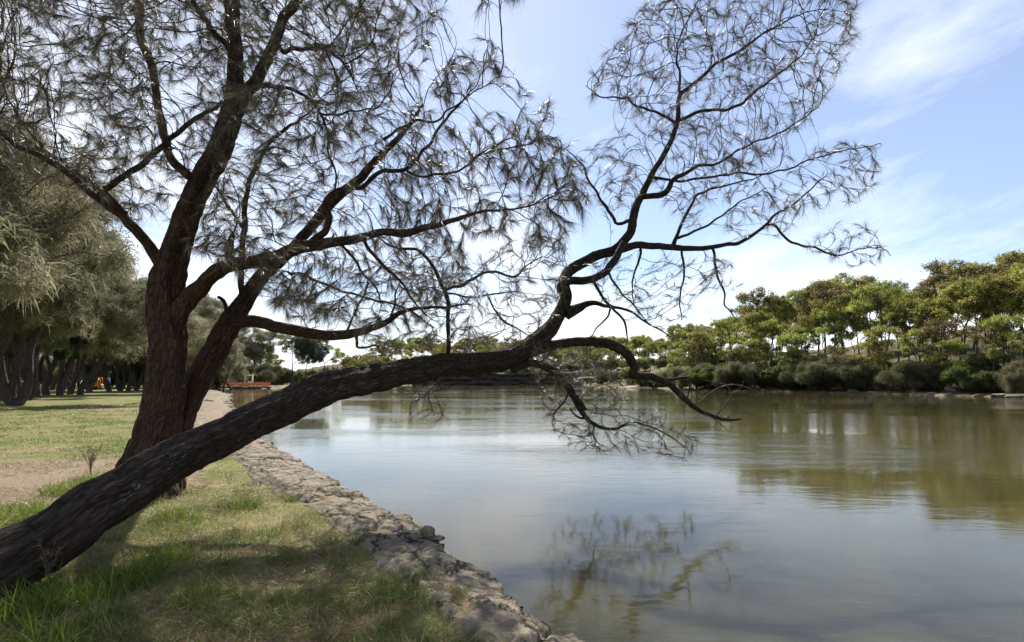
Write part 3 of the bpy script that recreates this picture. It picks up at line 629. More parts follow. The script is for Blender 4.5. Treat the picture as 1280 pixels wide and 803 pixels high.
def proto(kind, h, seed, tints, barkm):
    """returns list of (part name, mesh object) unlinked; base at the origin"""
    global R
    R = np.random.default_rng(seed); random.seed(seed)
    parts = []
    if kind == 'gum':
        ln = R.uniform(-.12, .12, 2); H = h; fork = H * R.uniform(.28, .42)
        tp = [np.array([ln[0] * fork * t + .12 * math.sin(t * 4 + seed), ln[1] * fork * t, fork * t]) for t in np.linspace(0, 1, 7)]
        cl = []; nb = R.integers(11, 15)
        for i in range(nb):
            a = i * 2.4 + R.uniform(0, 1); rr = R.uniform(.10, .30) * H; zc = H * R.uniform(.45, .94); rr *= 1.1 - .4 * (zc / H - .5)
            cl.append((np.array([math.cos(a) * rr + ln[0] * H * .6, math.sin(a) * rr, zc]), R.uniform(.07, .13) * H))
        cl.append((np.array([ln[0] * H * .7, 0, H * .92]), .12 * H))
        A = np.vstack([blob(c, (r, r, r * .6), 46) for c, r in cl])
        nodes, par, ns = grow([p for p in tp[2:]], A, H * .034, H * .8, H * .036, wob=.3, keep=.6)
        rad, dep, main = skeleton(nodes, par, ns, H * .0022, 2.2)
        rb = H * .0125; b = MB(); b.tube([np.array([0, 0, -.8])] + tp, np.linspace(rb * 1.25, rb * .75, 8), 9, 0, False)
        for p_, r_ in chains(nodes, par, ns, rad, main): b.tube(p_, np.minimum(r_, rb * .6), 5, 0, False)
        tips = nodes[ns:][dep[ns:] <= 1]
        per = int(9500 / max(1, len(tips))); bs = []; cs = []; T = np.array(tints)
        for t in tips:
            if R.random() < .22: continue
            rr = H * R.uniform(.018, .040); k = int(per * R.uniform(.5, 1.3)); q = t + R.normal(size=(k, 3)) * np.array([rr, rr, rr * .65]) * .8
            bs.append(q); cs.append(np.repeat(T[R.choice(len(T))][None] * R.uniform(.6, 1.4), k, 0))
        bs = np.concatenate(bs); cs = np.concatenate(cs) * R.uniform(.75, 1.25, (len(bs), 1)); n = len(bs)
        d = R.normal(size=(n, 3)); d[:, 2] -= .5
        V, Q = leaves(bs, d, R.uniform(.22, .48, n), R.uniform(.11, .20, n))
        parts = [('trunk', b, barkm), ('crown', (V, Q, np.repeat(cs, 4, 0)), M['leaf'])]
    elif kind == 'oak':      # background she-oak: leaning stems, feathery drooping crown
        ln = R.uniform(-.35, .35, 2); H = h; b = MB(); st = []
        for s in range(2 if R.random() < .6 else 3 if R.random() < .3 else 1):
            a = R.uniform(0, 6.28); k = R.uniform(.1, .35); hh = H * R.uniform(.5, .65)
            tp = np.array([[math.cos(a) * k * hh * t + ln[0] * hh * t * .5, math.sin(a) * k * hh * t + ln[1] * t * 2, hh * t] for t in np.linspace(0, 1, 12)])
            for i in range(1, 12): tp[i, 0] += .25 * math.sin(i * .8 + a + seed)
            r0 = H * R.uniform(.009, .017); b.tube(np.vstack([[[tp[0, 0], tp[0, 1], -.5]], tp]), np.linspace(r0 * 1.35, r0 * .45, 13), 9, .0, False); st += list(tp[5:])
        A = np.vstack([blob((ln[0] * H * .3 + R.normal() * H * .1, R.normal() * H * .1, H * R.uniform(.42, .88)), (H * R.uniform(.14, .26), H * R.uniform(.14, .24), H * .12), 60) for _ in range(9)])
        nodes, par, ns = grow(st, A, H * .035, H * .8, H * .035, wob=.35, keep=.5)
        rad, dep, main = skeleton(nodes, par, ns, H * .0013, 2.2)
        for p_, r_ in chains(nodes, par, ns, rad, main): b.tube(p_, np.minimum(r_, H * .01), 4, 0, False)
        tips = nodes[ns:][dep[ns:] <= 2]; per = int(34000 / max(1, len(tips))); q = np.repeat(tips, per, 0); n = len(q)
        q = q + R.normal(size=(n, 3)) * H * .016; d = R.normal(size=(n, 3)) * .8; d[:, 0] += .3
        V, T_ = needles(q, d, R.uniform(.25, .65, n), R.uniform(.02, .045, n), .45)
        T = np.array(tints); tc = T[R.choice(len(T), len(tips))] * R.uniform(.75, 1.25, (len(tips), 1)); cs = np.repeat(tc, per, 0) * R.uniform(.75, 1.25, (n, 1))
        parts = [('trunk', b, barkm), ('crown', (V, T_, np.repeat(cs, 5, 0)), M['farneedle'])]
    elif kind in ('shrub', 'wispy'):
        H = h; b = MB(); st = []
        for s in range(4):
            a = R.uniform(0, 6.28); k = R.uniform(.1, .4)
            tp = np.array([[math.cos(a) * k * H * t, math.sin(a) * k * H * t, H * .55 * t] for t in np.linspace(0, 1, 5)]); tp[0, 2] = -.4
            b.tube(tp, np.linspace(H * .018, H * .008, 5), 5, 0, False); st += list(tp[2:])
        A = np.vstack([blob((R.normal() * H * .28, R.normal() * H * .22, H * R.uniform(.25, .8)), (H * .27, H * .27, H * .2), 40) for _ in range(8)])
        A = A[A[:, 2] > .05 * H]
        nodes, par, ns = grow(st, A, H * .07, H, H * .06, wob=.3); rad, dep, main = skeleton(nodes, par, ns, H * .003, 2.2)
        for p_, r_ in chains(nodes, par, ns, rad, main): b.tube(p_, np.minimum(r_, H * .015), 4, 0, False)
        tips = nodes[ns:][dep[ns:] <= 2]; per = int(11000 / max(1, len(tips))); q = np.repeat(tips, per, 0); n = len(q); q = q + R.normal(size=(n, 3)) * H * .045
        T = np.array(tints); tc = T[R.choice(len(T), len(tips))] * R.uniform(.75, 1.25, (len(tips), 1)); cs = np.repeat(tc, per, 0) * R.uniform(.75, 1.25, (n, 1))
        d = R.normal(size=(n, 3))
        if kind == 'shrub': V, Q = leaves(q, d, R.uniform(.12, .26, n), R.uniform(.07, .13, n)); rep = 4
        else: V, Q = needles(q, d, R.uniform(.3, .6, n), R.uniform(.02, .04, n), .3); rep = 5
        parts = [('stems', b, barkm), ('foliage', (V, Q, np.repeat(cs, rep, 0)), M['leaf'] if kind == 'shrub' else M['farneedle'])]
    out = []
    for nm, dta, mt in parts:
        o = dta.build(nm, mt) if isinstance(dta, MB) else mk(nm, dta[0], dta[1], mt, col=dta[2])
        COL.objects.unlink(o); out.append(o)
    return out

def place(name, pr, x, y, z, sc, rz, lab, cat, group):
    root = empty(name, (x, y, z), rz, label=lab, cat=cat, group=group); root.scale = sc if isinstance(sc, tuple) else (sc, sc, sc)
    for o in pr: c = o.copy(); COL.objects.link(c); c.parent = root
    return root

GY = [(0.273, 0.286, 0.058), (0.221, 0.247, 0.055), (0.338, 0.312, 0.078), (0.143, 0.169, 0.046)]      # yellow-green
GO = [(0.169, 0.169, 0.058), (0.208, 0.189, 0.072), (0.260, 0.208, 0.078), (0.117, 0.130, 0.046)]        # olive
GB = [(.27, .25, .075), (.23, .225, .07), (.32, .28, .085), (.17, .18, .055)]         # bronze
GG = [(0.273, 0.312, 0.065), (0.338, 0.351, 0.078), (0.208, 0.234, 0.058), (0.338, 0.312, 0.091)]          # lime
gums = {'yellow-green': [proto('gum', 14, 21, GY, M['barkgrey']), proto('gum', 14, 22, GY, M['barkgrey'])],
        'olive': [proto('gum', 14, 31, GO, M['barkgrey']), proto('gum', 14, 33, GO, M['barkgrey'])],
        'bronze-tinged': [proto('gum', 14, 41, GB, M['barkgrey']), proto('gum', 14, 43, GB, M['barkgrey'])],
        'lime-green': [proto('gum', 14, 51, GG, M['barkgrey'])]}
SO = [(.20, .195, .115), (.25, .24, .15), (.145, .145, .085), (.34, .32, .21)]
oaks = [proto('oak', 14, s, SO, M['grovebark']) for s in (61, 62, 63, 64)]
shrubs = {'grey-green feathery': [proto('wispy', 4, 71, [(.14, .145, .075), (.18, .175, .095), (.10, .11, .055)], M['bark']), proto('wispy', 4, 72, [(.13, .125, .065), (.17, .155, .085)], M['bark'])],
          'dense dark-green': [proto('shrub', 4, 73, [(.075, .095, .03), (.10, .12, .038)], M['bark'])],
          'bright rounded': [proto('shrub', 4, 74, [(.13, .16, .028), (.10, .13, .025)], M['bark'])]}
R = np.random.default_rng(5); random.seed(5)

ORD = ['first', 'second', 'third', 'fourth', 'fifth', 'sixth', 'seventh', 'eighth', 'ninth', 'tenth', 'eleventh', 'twelfth', 'thirteenth', 'fourteenth', 'fifteenth', 'sixteenth', 'seventeenth', 'eighteenth', 'nineteenth', 'twentieth']
ORD += ['twenty-' + o for o in ORD[:9]] + ['thirtieth'] + ['thirty-' + o for o in ORD[:9]] + ['fortieth'] + ['forty-' + o for o in ORD[:9]] + ['fiftieth']
def hz(x, y): return float(height(np.array([x]), np.array([y]))[0])
def bank_pt(px, back):
    """a point on the far bank seen at picture column px, set back from its shore"""
    s = (px - 640) / F; ds = np.arange(40, 420, .5); dd = sdist(s * ds, ds)
    k = np.where((dd > 0) & (ds > 60))[0]
    k = k[0] if len(k) else 0; D = ds[k]; 
    while k < len(ds) - 1 and dd[k] < back: k += 1
    return s * ds[k], ds[k]

def row(px0, px1, n, back, hs, kinds, name, what, where, cat, group, table, jx=.6):
    L = []
    for i in range(n):
        px = px0 + (px1 - px0) * (i + .5 + R.uniform(-jx, jx)) / n; x, y = bank_pt(px, R.uniform(*back)); kd = kinds[R.integers(len(kinds))]
        L.append((640 + F * x / y, x, y, kd))
    L.sort(); cnt = {}
    for px, x, y, kd in L:
        cnt[kd] = cnt.get(kd, 0) + 1; h = R.uniform(*hs) * float(np.interp(px, [840, 960, 1090, 1200, 1300], [.92, 1.05, 1.12, 1.0, 1.06]) if px > 800 else 1); base = 14 if 'gum' in what else 4
        lab = f'{kd} {what} {where}, {ORD[cnt[kd] - 1]} such from the left'
        t = table[kd]; s = h / base
        place(name, t[R.integers(len(t))], x, y, hz(x, y) - .05, (s * R.uniform(.78, 1.05), s * R.uniform(.78, 1.05), s) if 'gum' in what else (s * R.uniform(.9, 1.3), s * R.uniform(.9, 1.2), s), R.uniform(0, 6.28), lab, cat, group)

# right bank: gums on the crest, on the slope, at the water; shrubs between
row(845, 1430, 42, (22, 46), (13, 19), ['olive', 'bronze-tinged', 'yellow-green', 'bronze-tinged'], 'gum_tree', 'gum tree', 'on the crest of the right bank', 'tree', 'gum trees on the right bank', gums)
row(835, 1430, 32, (11, 22), (11, 16), ['yellow-green', 'olive', 'lime-green', 'yellow-green'], 'gum_tree', 'gum tree', 'halfway up the right bank', 'tree', 'gum trees on the right bank', gums)
row(830, 1420, 18, (4, 10), (8, 12), ['yellow-green', 'olive', 'lime-green'], 'gum_tree', 'gum tree', 'low on the right bank', 'tree', 'gum trees on the right bank', gums)
row(850, 1060, 16, (1.0, 5), (4, 7), ['grey-green feathery', 'dense dark-green', 'grey-green feathery'], 'shrub', 'shrub', "along the right bank's left waterline", 'shrub', 'shrubs on the right bank', shrubs)
row(1060, 1430, 20, (1.0, 4), (2.4, 5), ['grey-green feathery', 'grey-green feathery', 'dense dark-green'], 'shrub', 'shrub', "along the right bank's right waterline", 'shrub', 'shrubs on the right bank', shrubs)
row(860, 1420, 28, (7, 18), (1.6, 3.4), ['grey-green feathery', 'dense dark-green', 'bright rounded'], 'shrub', 'shrub', 'on the right slope among rocks', 'shrub', 'shrubs on the right bank', shrubs)
row(800, 930, 6, (1.0, 3), (3.5, 5.5), ['bright rounded'], 'shrub', 'shrub', 'by the water near the small beach', 'shrub', 'shrubs on the right bank', shrubs)
# behind the beach and on the wooded point
row(705, 880, 26, (8, 50), (12, 18), ['olive', 'yellow-green', 'bronze-tinged'], 'gum_tree', 'gum tree', 'behind the small beach', 'tree', 'gum trees behind the beach', gums)
row(700, 840, 12, (2, 8), (4, 7), ['grey-green feathery', 'bright rounded', 'dense dark-green'], 'shrub', 'shrub', 'behind the small beach', 'shrub', 'shrubs behind the beach', shrubs)
row(690, 1010, 26, (48, 85), (15, 21), ['olive', 'bronze-tinged', 'yellow-green'], 'gum_tree', 'gum tree', 'on the low ridge behind the beach trees', 'tree', 'gum trees on the low ridge', gums)
row(690, 960, 24, (20, 60), (5, 9), ['grey-green feathery', 'dense dark-green'], 'shrub', 'shrub', 'under the trees behind the beach', 'shrub', 'shrubs under the beach trees', shrubs)
# far shore in the centre
row(440, 740, 46, (10, 26), (11, 16), ['olive', 'yellow-green'], 'gum_tree', 'gum tree', 'above the far dark cliff', 'tree', 'gum trees on the far shore', gums)
row(430, 780, 46, (80, 130), (15, 21), ['olive', 'yellow-green'], 'gum_tree', 'gum tree', 'on the skyline of the far central hill', 'tree', 'gum trees on the far shore', gums)
row(430, 760, 46, (34, 80), (15, 21), ['olive', 'bronze-tinged', 'yellow-green'], 'gum_tree', 'gum tree', 'on the far hill behind the cliff', 'tree', 'gum trees on the far shore', gums)

# left lawn: she-oak grove. (px, D, height, nature)
grove = [(-70, 27, 15), (-30, 34, 15), (6, 50, 14), (22, 45, 16), (34, 48, 15), (46, 54, 14), (58, 60, 15), (74, 58, 16), (88, 66, 14), (100, 64, 15), (113, 80, 15), (137, 86, 15), (150, 92, 14), (160, 95, 15), (170, 98, 15), (179, 44, 11), (205, 75, 15), (224, 92, 14), (243, 100, 14), (258, 118, 14), (276, 128, 14), (292, 150, 13),
         (-10, 72, 16), (15, 80, 17), (40, 84, 16), (65, 90, 17), (90, 100, 17), (120, 118, 18), (150, 125, 18), (182, 128, 18), (210, 130, 18), (236, 142, 18), (-60, 60, 16), (262, 170, 17), (-120, 44, 15), (-200, 38, 15), (20, 38, 17), (-15, 42, 19), (-190, 19, 15), (-105, 24, 18), (250, 112, 20), (262, 122, 19)]
for i, (px, D, h) in enumerate(grove):
    x = (px - 640) / F * D; vis = i < 22
    if px < 0: lab = f'she-oak crown reaching in from the left frame edge, {ORD[sum(1 for g in grove[:i] if g[0] < 0)]} of that group'
    elif i == 15: lab = 'smaller crooked grey-stemmed she-oak just left of the big upright trunk'
    else: lab = ('she-oak at the front of the lawn grove, ' if vis else 'she-oak deep in the lawn grove, ') + ORD[sum(1 for k, g in enumerate(grove) if g[0] >= 0 and (k < 22) == vis and k != 15 and g[0] < px)] + ' from the left'
    place('she_oak_tree', oaks[(i * 3 + 1) % 4], x, D, hz(x, D) - .05, (h / 14 * R.uniform(1.0, 1.25), h / 14 * R.uniform(1.0, 1.2), h / 14), R.uniform(0, 6.28), lab, 'tree', 'she-oaks on the left lawn')

L = []
for i in range(34):
    px = -150 + 410 * (i + R.uniform(.2, .8)) / 34; D = R.uniform(125, 150) if px > 0 else R.uniform(90, 120); L.append((px, D))
L.sort()
for i, (px, D) in enumerate(L):
    x = (px - 640) / F * D; t = shrubs[['grey-green feathery', 'dense dark-green'][i % 2]][0]; h = R.uniform(6, 9) / 4
    place('shrub', t, x, D, hz(x, D) - .1, (h * 1.2, h * 1.2, h), R.uniform(0, 6), f'tall shrub closing the back of the lawn grove, {ORD[i]} from the left', 'shrub', 'shrubs behind the lawn grove')
row(262, 450, 22, (12, 45), (5, 9), ['grey-green feathery', 'dense dark-green'], 'shrub', 'shrub', 'beyond the inlet barrier and mound', 'shrub', 'shrubs beyond the inlet', shrubs)
row(440, 760, 40, (5, 14), (5, 8), ['grey-green feathery', 'dense dark-green'], 'shrub', 'shrub', 'on top of the far dark cliff', 'shrub', 'shrubs on the far cliff', shrubs)
# trees beyond the inlet
for px, D, h, lab in [(278, 190, 24, 'tall wide she-oak rising behind the left end of the orange barrier'), (300, 196, 23, 'tall she-oak behind the white frame and barrier'), (322, 204, 21, 'she-oak behind the right half of the orange barrier'), (262, 184, 25, 'she-oak behind the barrier, nearest the second big stem')]:
    x = (px - 640) / F * D; place('she_oak_tree', oaks[px % 4], x, D, hz(x, D), (h / 14 * 1.3, h / 14 * 1.2, h / 14), R.uniform(0, 6), lab, 'tree', 'trees beyond the inlet')
for px, D, h, kd, lab in [(305, 222, 17, 'olive', 'broad olive gum tree behind the grey site sheds'), (330, 200, 15, 'yellow-green', 'gum tree behind the orange barrier, left of the dark pair'),
                          (364, 235, 22, 'olive', 'dark round-topped gum tree beyond the grassy mound'), (407, 235, 22, 'yellow-green', 'gum tree right of the blue-green feathery tree beyond the mound'), (428, 262, 15, 'olive', 'low gum tree beyond the mound nearest the leaning trunk'), (345, 270, 14, 'olive', 'distant gum tree in the dip left of the dark pair')]:
    x = (px - 640) / F * D; t = gums[kd][0]; place('gum_tree', t, x, D, hz(x, D), h / 14, R.uniform(0, 6), lab, 'tree', 'trees beyond the inlet')
blue = proto('oak', 14, 81, [(.09, .12, .085), (.12, .15, .11), (.06, .08, .06)], M['bark']); R = np.random.default_rng(6)
for px, D, h, lab in [(378, 225, 21, 'blue-green feathery tree in the middle of the clump beyond the mound'), (391, 228, 18, 'smaller blue-green feathery tree right of its taller twin beyond the mound')]:
    x = (px - 640) / F * D; place('feathery_tree', blue, x, D, hz(x, D), (h / 14 * 1.1, h / 14 * 1.1, h / 14), R.uniform(0, 6), lab, 'tree', 'trees beyond the inlet')

# mistletoe clumps hanging in the grove
mt = proto('shrub', 4, 91, [(.035, .055, .014), (.05, .07, .018)], M['bark']); R = np.random.default_rng(8)
for px, py, D, s, lab in [(81, 441, 41, .36, 'large dark-green mistletoe clump hanging in the left grove'), (97, 425, 41, .24, 'smaller dark mistletoe clump above and right of the large one'), (4, 442, 41, .25, 'dark mistletoe clump at the left frame edge')]:
    p = P(px, py, D); place('mistletoe', mt, p[0], p[1], p[2] - 2 * s, (s * .62, s * .62, s * 1.0), 0, lab, 'mistletoe', 'mistletoe clumps in the grove')

# ------------------------------------------------------------------ rocks
def rock_mesh(seed, flat=.5, block=.0, sub=4):
    import bmesh
    bm = bmesh.new(); bmesh.ops.create_icosphere(bm, subdivisions=sub, radius=1)
    rs = np.random.default_rng(seed); pl = [(Vector(unit(rs.normal(size=3) * [1, 1, .8])), rs.uniform(.55, .85)) for _ in range(9)]
    for v in bm.verts:
        p = v.co.normalized(); r = 1.0
        for n, d in pl:
            c = p.dot(n)
            if c > 0: r = min(r, d / c)
        r *= 1 + .10 * mn.fractal(p * 2.2 + Vector((seed, 0, 0)), 1, 2, 4) + .05 * mn.noise(Vector((p.x, p.y, p.z * 9)))
        v.co = Vector((p.x * r, p.y * r, p.z * r * flat))
    V = np.array([v.co[:] for v in bm.verts]); T = np.array([[v.index for v in f.verts] for f in bm.faces]); bm.free(); return V, T
rocks = []
for s in range(5):
    V, T = rock_mesh(100 + s, .5 + .06 * s, sub=4); o = mk('boulder', V, T, M['rockfar']); COL.objects.unlink(o); rocks.append(o)
def rock(name, src, loc, sc, rz, lab, group=None, matl=None):
    c = src.copy(); c.name = name; COL.objects.link(c); c.location = loc; c.scale = sc; c.rotation_euler = (R.uniform(-.15, .15), R.uniform(-.15, .15), rz); tag(c, lab, 'rock', group)
    return c
# outcrops on the right slope
def rock_row(n, px0, px1, back, sz, where, group, zs=.7):
    L = []
    for i in range(n):
        px = px0 + (px1 - px0) * (i + R.uniform(.1, .9)) / n; x, y = bank_pt(px, R.uniform(*back)); L.append((640 + F * x / y, x, y))
    L.sort()
    for k, (px, x, y) in enumerate(L):
        s = R.uniform(*sz); rock('boulder', rocks[R.integers(5)], (x, y, hz(x, y) + s * .1), (s * R.uniform(1.1, 2.2), s, s * zs), R.uniform(-.5, .5), f'sandstone boulder {where}, {ORD[k]} from the left', group)
rock_row(34, 930, 1400, (5, 17), (1.2, 3.0), 'on the right slope', 'boulders on the right slope')
rock_row(30, 850, 1420, (-.2, .7), (.5, 1.2), "along the right bank's waterline", "boulders along the right bank's waterline", .6)

# the dark cliff of the far shore
def cliff():
    nx, nz = 160, 16; V = []
    for i in range(nx):
        px = 515 + 215 * i / (nx - 1); x, y = bank_pt(px, .1)
        for j in range(nz):
            z = WATER - .3 + 7.5 * j / (nz - 1); q = Vector((x * .25, y * .25, z * .55)); o_ = 1.8 * mn.fractal(q, 1, 2, 4) + .8 * (math.floor(z / 1.3) % 2)
            V.append((x, y + o_ + j * .12, z + .4 * mn.noise(q * 2) * (j > 0)))
    idx = np.arange(nx * nz).reshape(nx, nz); Q = np.stack([idx[:-1, :-1], idx[1:, :-1], idx[1:, 1:], idx[:-1, 1:]], -1).reshape(-1, 4)
    V2 = np.array(V); back = V2.reshape(nx, nz, 3)[:, -1] + [0, 9, -1]; k = len(V2); V2 = np.vstack([V2, back]); t = idx[:, -1]; b = k + np.arange(nx)
    Q = np.vstack([Q, np.stack([t[:-1], t[1:], b[1:], b[:-1]], -1)])
    tag(mk('cliff', V2, Q, M['rockdark']), kind='structure')
cliff()

# beach
def beach():
    L = []; 
    for px in np.linspace(768, 822, 24):
        x0, y0 = bank_pt(px, .1); L.append((x0, y0))
    L = np.array(L); n = len(L); V = []
    for i, (x, y) in enumerate(L):
        e = math.sin(math.pi * i / (n - 1)); 
        for j in range(7): t = j / 6; V.append((x, y - 1.6 * e + t * (1.5 + 6 * e), max(WATER - .12 + t * .75 * e, -2) + .02 + .03 * mn.noise(Vector((x, t * 5, 0)))))
    idx = np.arange(n * 7).reshape(n, 7); Q = np.stack([idx[:-1, :-1], idx[1:, :-1], idx[1:, 1:], idx[:-1, 1:]], -1).reshape(-1, 4)
    tag(mk('beach_sand', V, Q, plain('pale_sand', (.50, .42, .30), .95, .12, 3)), kind='structure')
beach()

# ------------------------------------------------------------------ across the inlet: barrier, sheds, seawall
orange = plain('orange_mesh', (.75, .20, .045), .6, .12, .8); white = plain('white_paint', (.75, .75, .74), .5, .05); grey = plain('grey_cladding', (.23, .235, .25), .6, .1); dgrey = plain('dark_opening', (.03, .03, .035), .5); roofm = plain('pale_roof', (.42, .43, .44), .5, .06); post = plain('galvanised_post', (.35, .35, .34), .4, .1)
def shore_pt(px, back=2.0, pym=486.2):
    D = 2.1 * F / (pym - HY); s = (px - 640) / F; ds = np.arange(D - 40, D + 60, .25); dd = sdist(s * ds, ds); k = np.where(dd < 0)[0]; k = k[-1] if len(k) else 0
    while k < len(ds) - 1 and dd[k] < back: k += 1
    return s * ds[k], ds[k]
fx, fy = shore_pt(262, 2.2); fx2, fy2 = shore_pt(338, 2.2)
fr = empty('barrier_fence', (fx, fy, 0), label='orange mesh safety barrier above the stone seawall across the inlet', cat='fence')
n = 17; mesh = MB()
pp = [np.array([fx + (fx2 - fx) * i / (n - 1), fy + (fy2 - fy) * i / (n - 1)]) for i in range(n)]; gz = [hz(*p) for p in pp]
for i in range(n - 1):
    a, b = pp[i], pp[i + 1]; m_ = (a + b) / 2; sag = .06
    for (q0, q1, z0, z1) in [(a, m_, gz[i], (gz[i] + gz[i + 1]) / 2), (m_, b, (gz[i] + gz[i + 1]) / 2, gz[i + 1])]:
        e = q1 - q0; L_ = np.linalg.norm(e); mesh.box(((q0[0] + q1[0]) / 2 - fx, (q0[1] + q1[1]) / 2 - fy, (z0 + z1) / 2 + .75), (L_, .03, 1.15 - sag * R.random()), math.atan2(e[1], e[0]))
mesh.build('barrier_mesh', orange, fr)
for i in range(n):
    p_ = MB(); p_.tube([np.array([pp[i][0] - fx, pp[i][1] - fy, gz[i] - .1]), np.array([pp[i][0] - fx, pp[i][1] - fy, gz[i] + 1.5])], [.035, .035], 6); p_.build('post', post, fr)

def shed(name, px, D, w, dp, h, lab, wall, roof, doors):
    x = (px - 640) / F * D; z = hz(x, D); r = empty(name, (x, D, z), label=lab, cat='shed'); b = MB(); b.box((0, 0, h / 2), (w, dp, h)); b.build('wall', wall, r)
    t = MB(); t.box((0, 0, h + .12), (w + .5, dp + .5, .2)); t.build('roof', roof, r)
    for k, (dx, dw, dh) in enumerate(doors): q = MB(); q.box((dx, -dp / 2 - .03, dh / 2 + .05), (dw, .06, dh)); q.build('door', dgrey, r)
shed('site_shed', 289, 176, 4.5, 4, 3.2, 'grey site shed behind the left end of the orange barrier', grey, roofm, [(-.8, 1, 2.1)])
shed('site_shed', 299, 180, 3, 3, 2.6, 'pale low site shed between the grey shed and the white frame', roofm, roofm, [(0, 1, 2)])
shed('long_shed', 334, 215, 12, 5, 2.6, 'long low grey shed with a pale roof behind the barrier', grey, roofm, [(-3, 2, 2), (2, 2, 2)])
x = (311 - 640) / F * 172; r = empty('white_gantry', (x, 172, hz(x, 172)), label='white box frame with open side standing behind the orange barrier', cat='frame')
for dx in (-1.1, 1.1):
    q = MB(); q.box((dx, 0, 1.8), (.35, .35, 3.6)); q.build('post', white, r)
q = MB(); q.box((0, 0, 3.5), (2.55, .8, .4)); q.build('beam', white, r); q = MB(); q.box((.3, 0, 1.2), (1.2, .5, .9)); q.build('panel', white, r)
for i in range(34):
    px = 262 + (338 - 262) * (i + R.uniform(.2, .8)) / 34; x, y = shore_pt(px, .25)
    s = R.uniform(.5, .8); rock('seawall_stone', rocks[R.integers(5)], (x, y, WATER + .45 + R.uniform(-.1, .15)), (s * 1.1, s, s * .9), R.uniform(0, 3), f'seawall stone below the orange barrier, {ORD[i]} from the left', 'stones of the seawall below the barrier')

# orange machine among the grove trunks
def machine():
    px, D = 123.5, 100; x = (px - 640) / F * D; r = empty('excavator', (x, D, hz(x, D)), .25, label='small orange excavator with a dark cab window parked among the grove trunks', cat='excavator')
    om = plain('orange_paint', (.62, .23, .02), .4, .08); blk = plain('black_rubber', (.02, .02, .02), .7)
    for dx in (-.5, .5):
        t = MB()
        prof = [(math.cos(a) * .24 + (.62 if math.cos(a) > 0 else -.62), math.sin(a) * .24 + .26) for a in np.linspace(0, 2 * math.pi, 20, endpoint=False)]
        V = [(dx + sx * .14, u, w) for sx in (-1, 1) for u, w in prof]; k = 20
        Q = [[i, (i + 1) % k, k + (i + 1) % k, k + i] for i in range(k)]; T = [[0, i + 1, i] for i in range(1, k - 1)] + [[k, k + i, k + i + 1] for i in range(1, k - 1)]
        t.add(np.array(V), np.array(Q), None, np.array(T)); t.build('track', blk, r)
    b = MB(); b.box((0, 0, .75), (1.15, 1.5, .5), 0, .93); b.build('body', om, r)
    c = MB()
    for sx in (-.42, .42):
        for sy in (-.5, .25): c.box((sx, sy, 1.5), (.1, .1, 1.1))
    c.box((0, -.12, 2.08), (1.0, .95, .12)); c.box((0, -.52, 1.12), (.84, .08, .25)); c.build('cab_frame', om, r)
    g = MB(); g.box((0, -.12, 1.5), (.76, .66, 1.02)); g.build('cab_window', plain('tinted_glass', (.03, .05, .07), .1, .1, 1, .6), r)
    a = MB(); a.tube([np.array([.5, -.7, .8]), np.array([.6, -1.5, 1.9]), np.array([.62, -2.1, 1.5])], [.1, .09, .07], 6); a.tube([np.array([.62, -2.1, 1.5]), np.array([.62, -2.2, .6])], [.07, .06], 6); a.build('boom', om, r)
    k = MB(); k.box((.62, -2.15, .38), (.5, .35, .4), 0, .7); k.build('bucket', blk, r)
machine()
x = (124 - 640) / F * 104; r = empty('shipping_container', (x, 104, hz(x, 104)), .2, label='blue storage box standing just behind the orange excavator', cat='container')
bl = plain('blue_paint', (.02, .03, .08), .5, .1); b = MB(); b.box((0, 0, 1.1), (2.4, 3, 2.2))
b.build('box_shell', bl, r)
for i in range(8): 
    if i == 0: rb = MB()
    rb.box((-1.05 + i * .3, -1.52, 1.2), (.1, .05, 2.1))
rb.build('ribs', bl, r)

# upright pale stone and loose stones on the ledge
for px, py, D, s, sc, lab in [(533, 668, 6.2, .10, (1.0, .8, 1.3), 'pale upright stone standing on the edge of the rock ledge'), (549, 676, 6.0, .06, (1.3, 1, .8), 'small rounded stone just right of the pale upright stone'),
                              (418, 640, 8.3, .10, (1.6, 1, .6), 'dark flat stone at the grass edge of the ledge'), (262, 512, 46, .45, (1.8, 1, .6), 'dark stone on the distant sandy ledge left of the water')]:
    p = P(px, py, D); V, T = rock_mesh(int(px), .75, sub=4); o = mk('stone', V, T, M['rock']); o.location = (p[0], p[1], max(p[2], -.06)); o.scale = tuple(s * k for k in sc); o.rotation_euler = (0, .15, .6); tag(o, lab, 'stone')

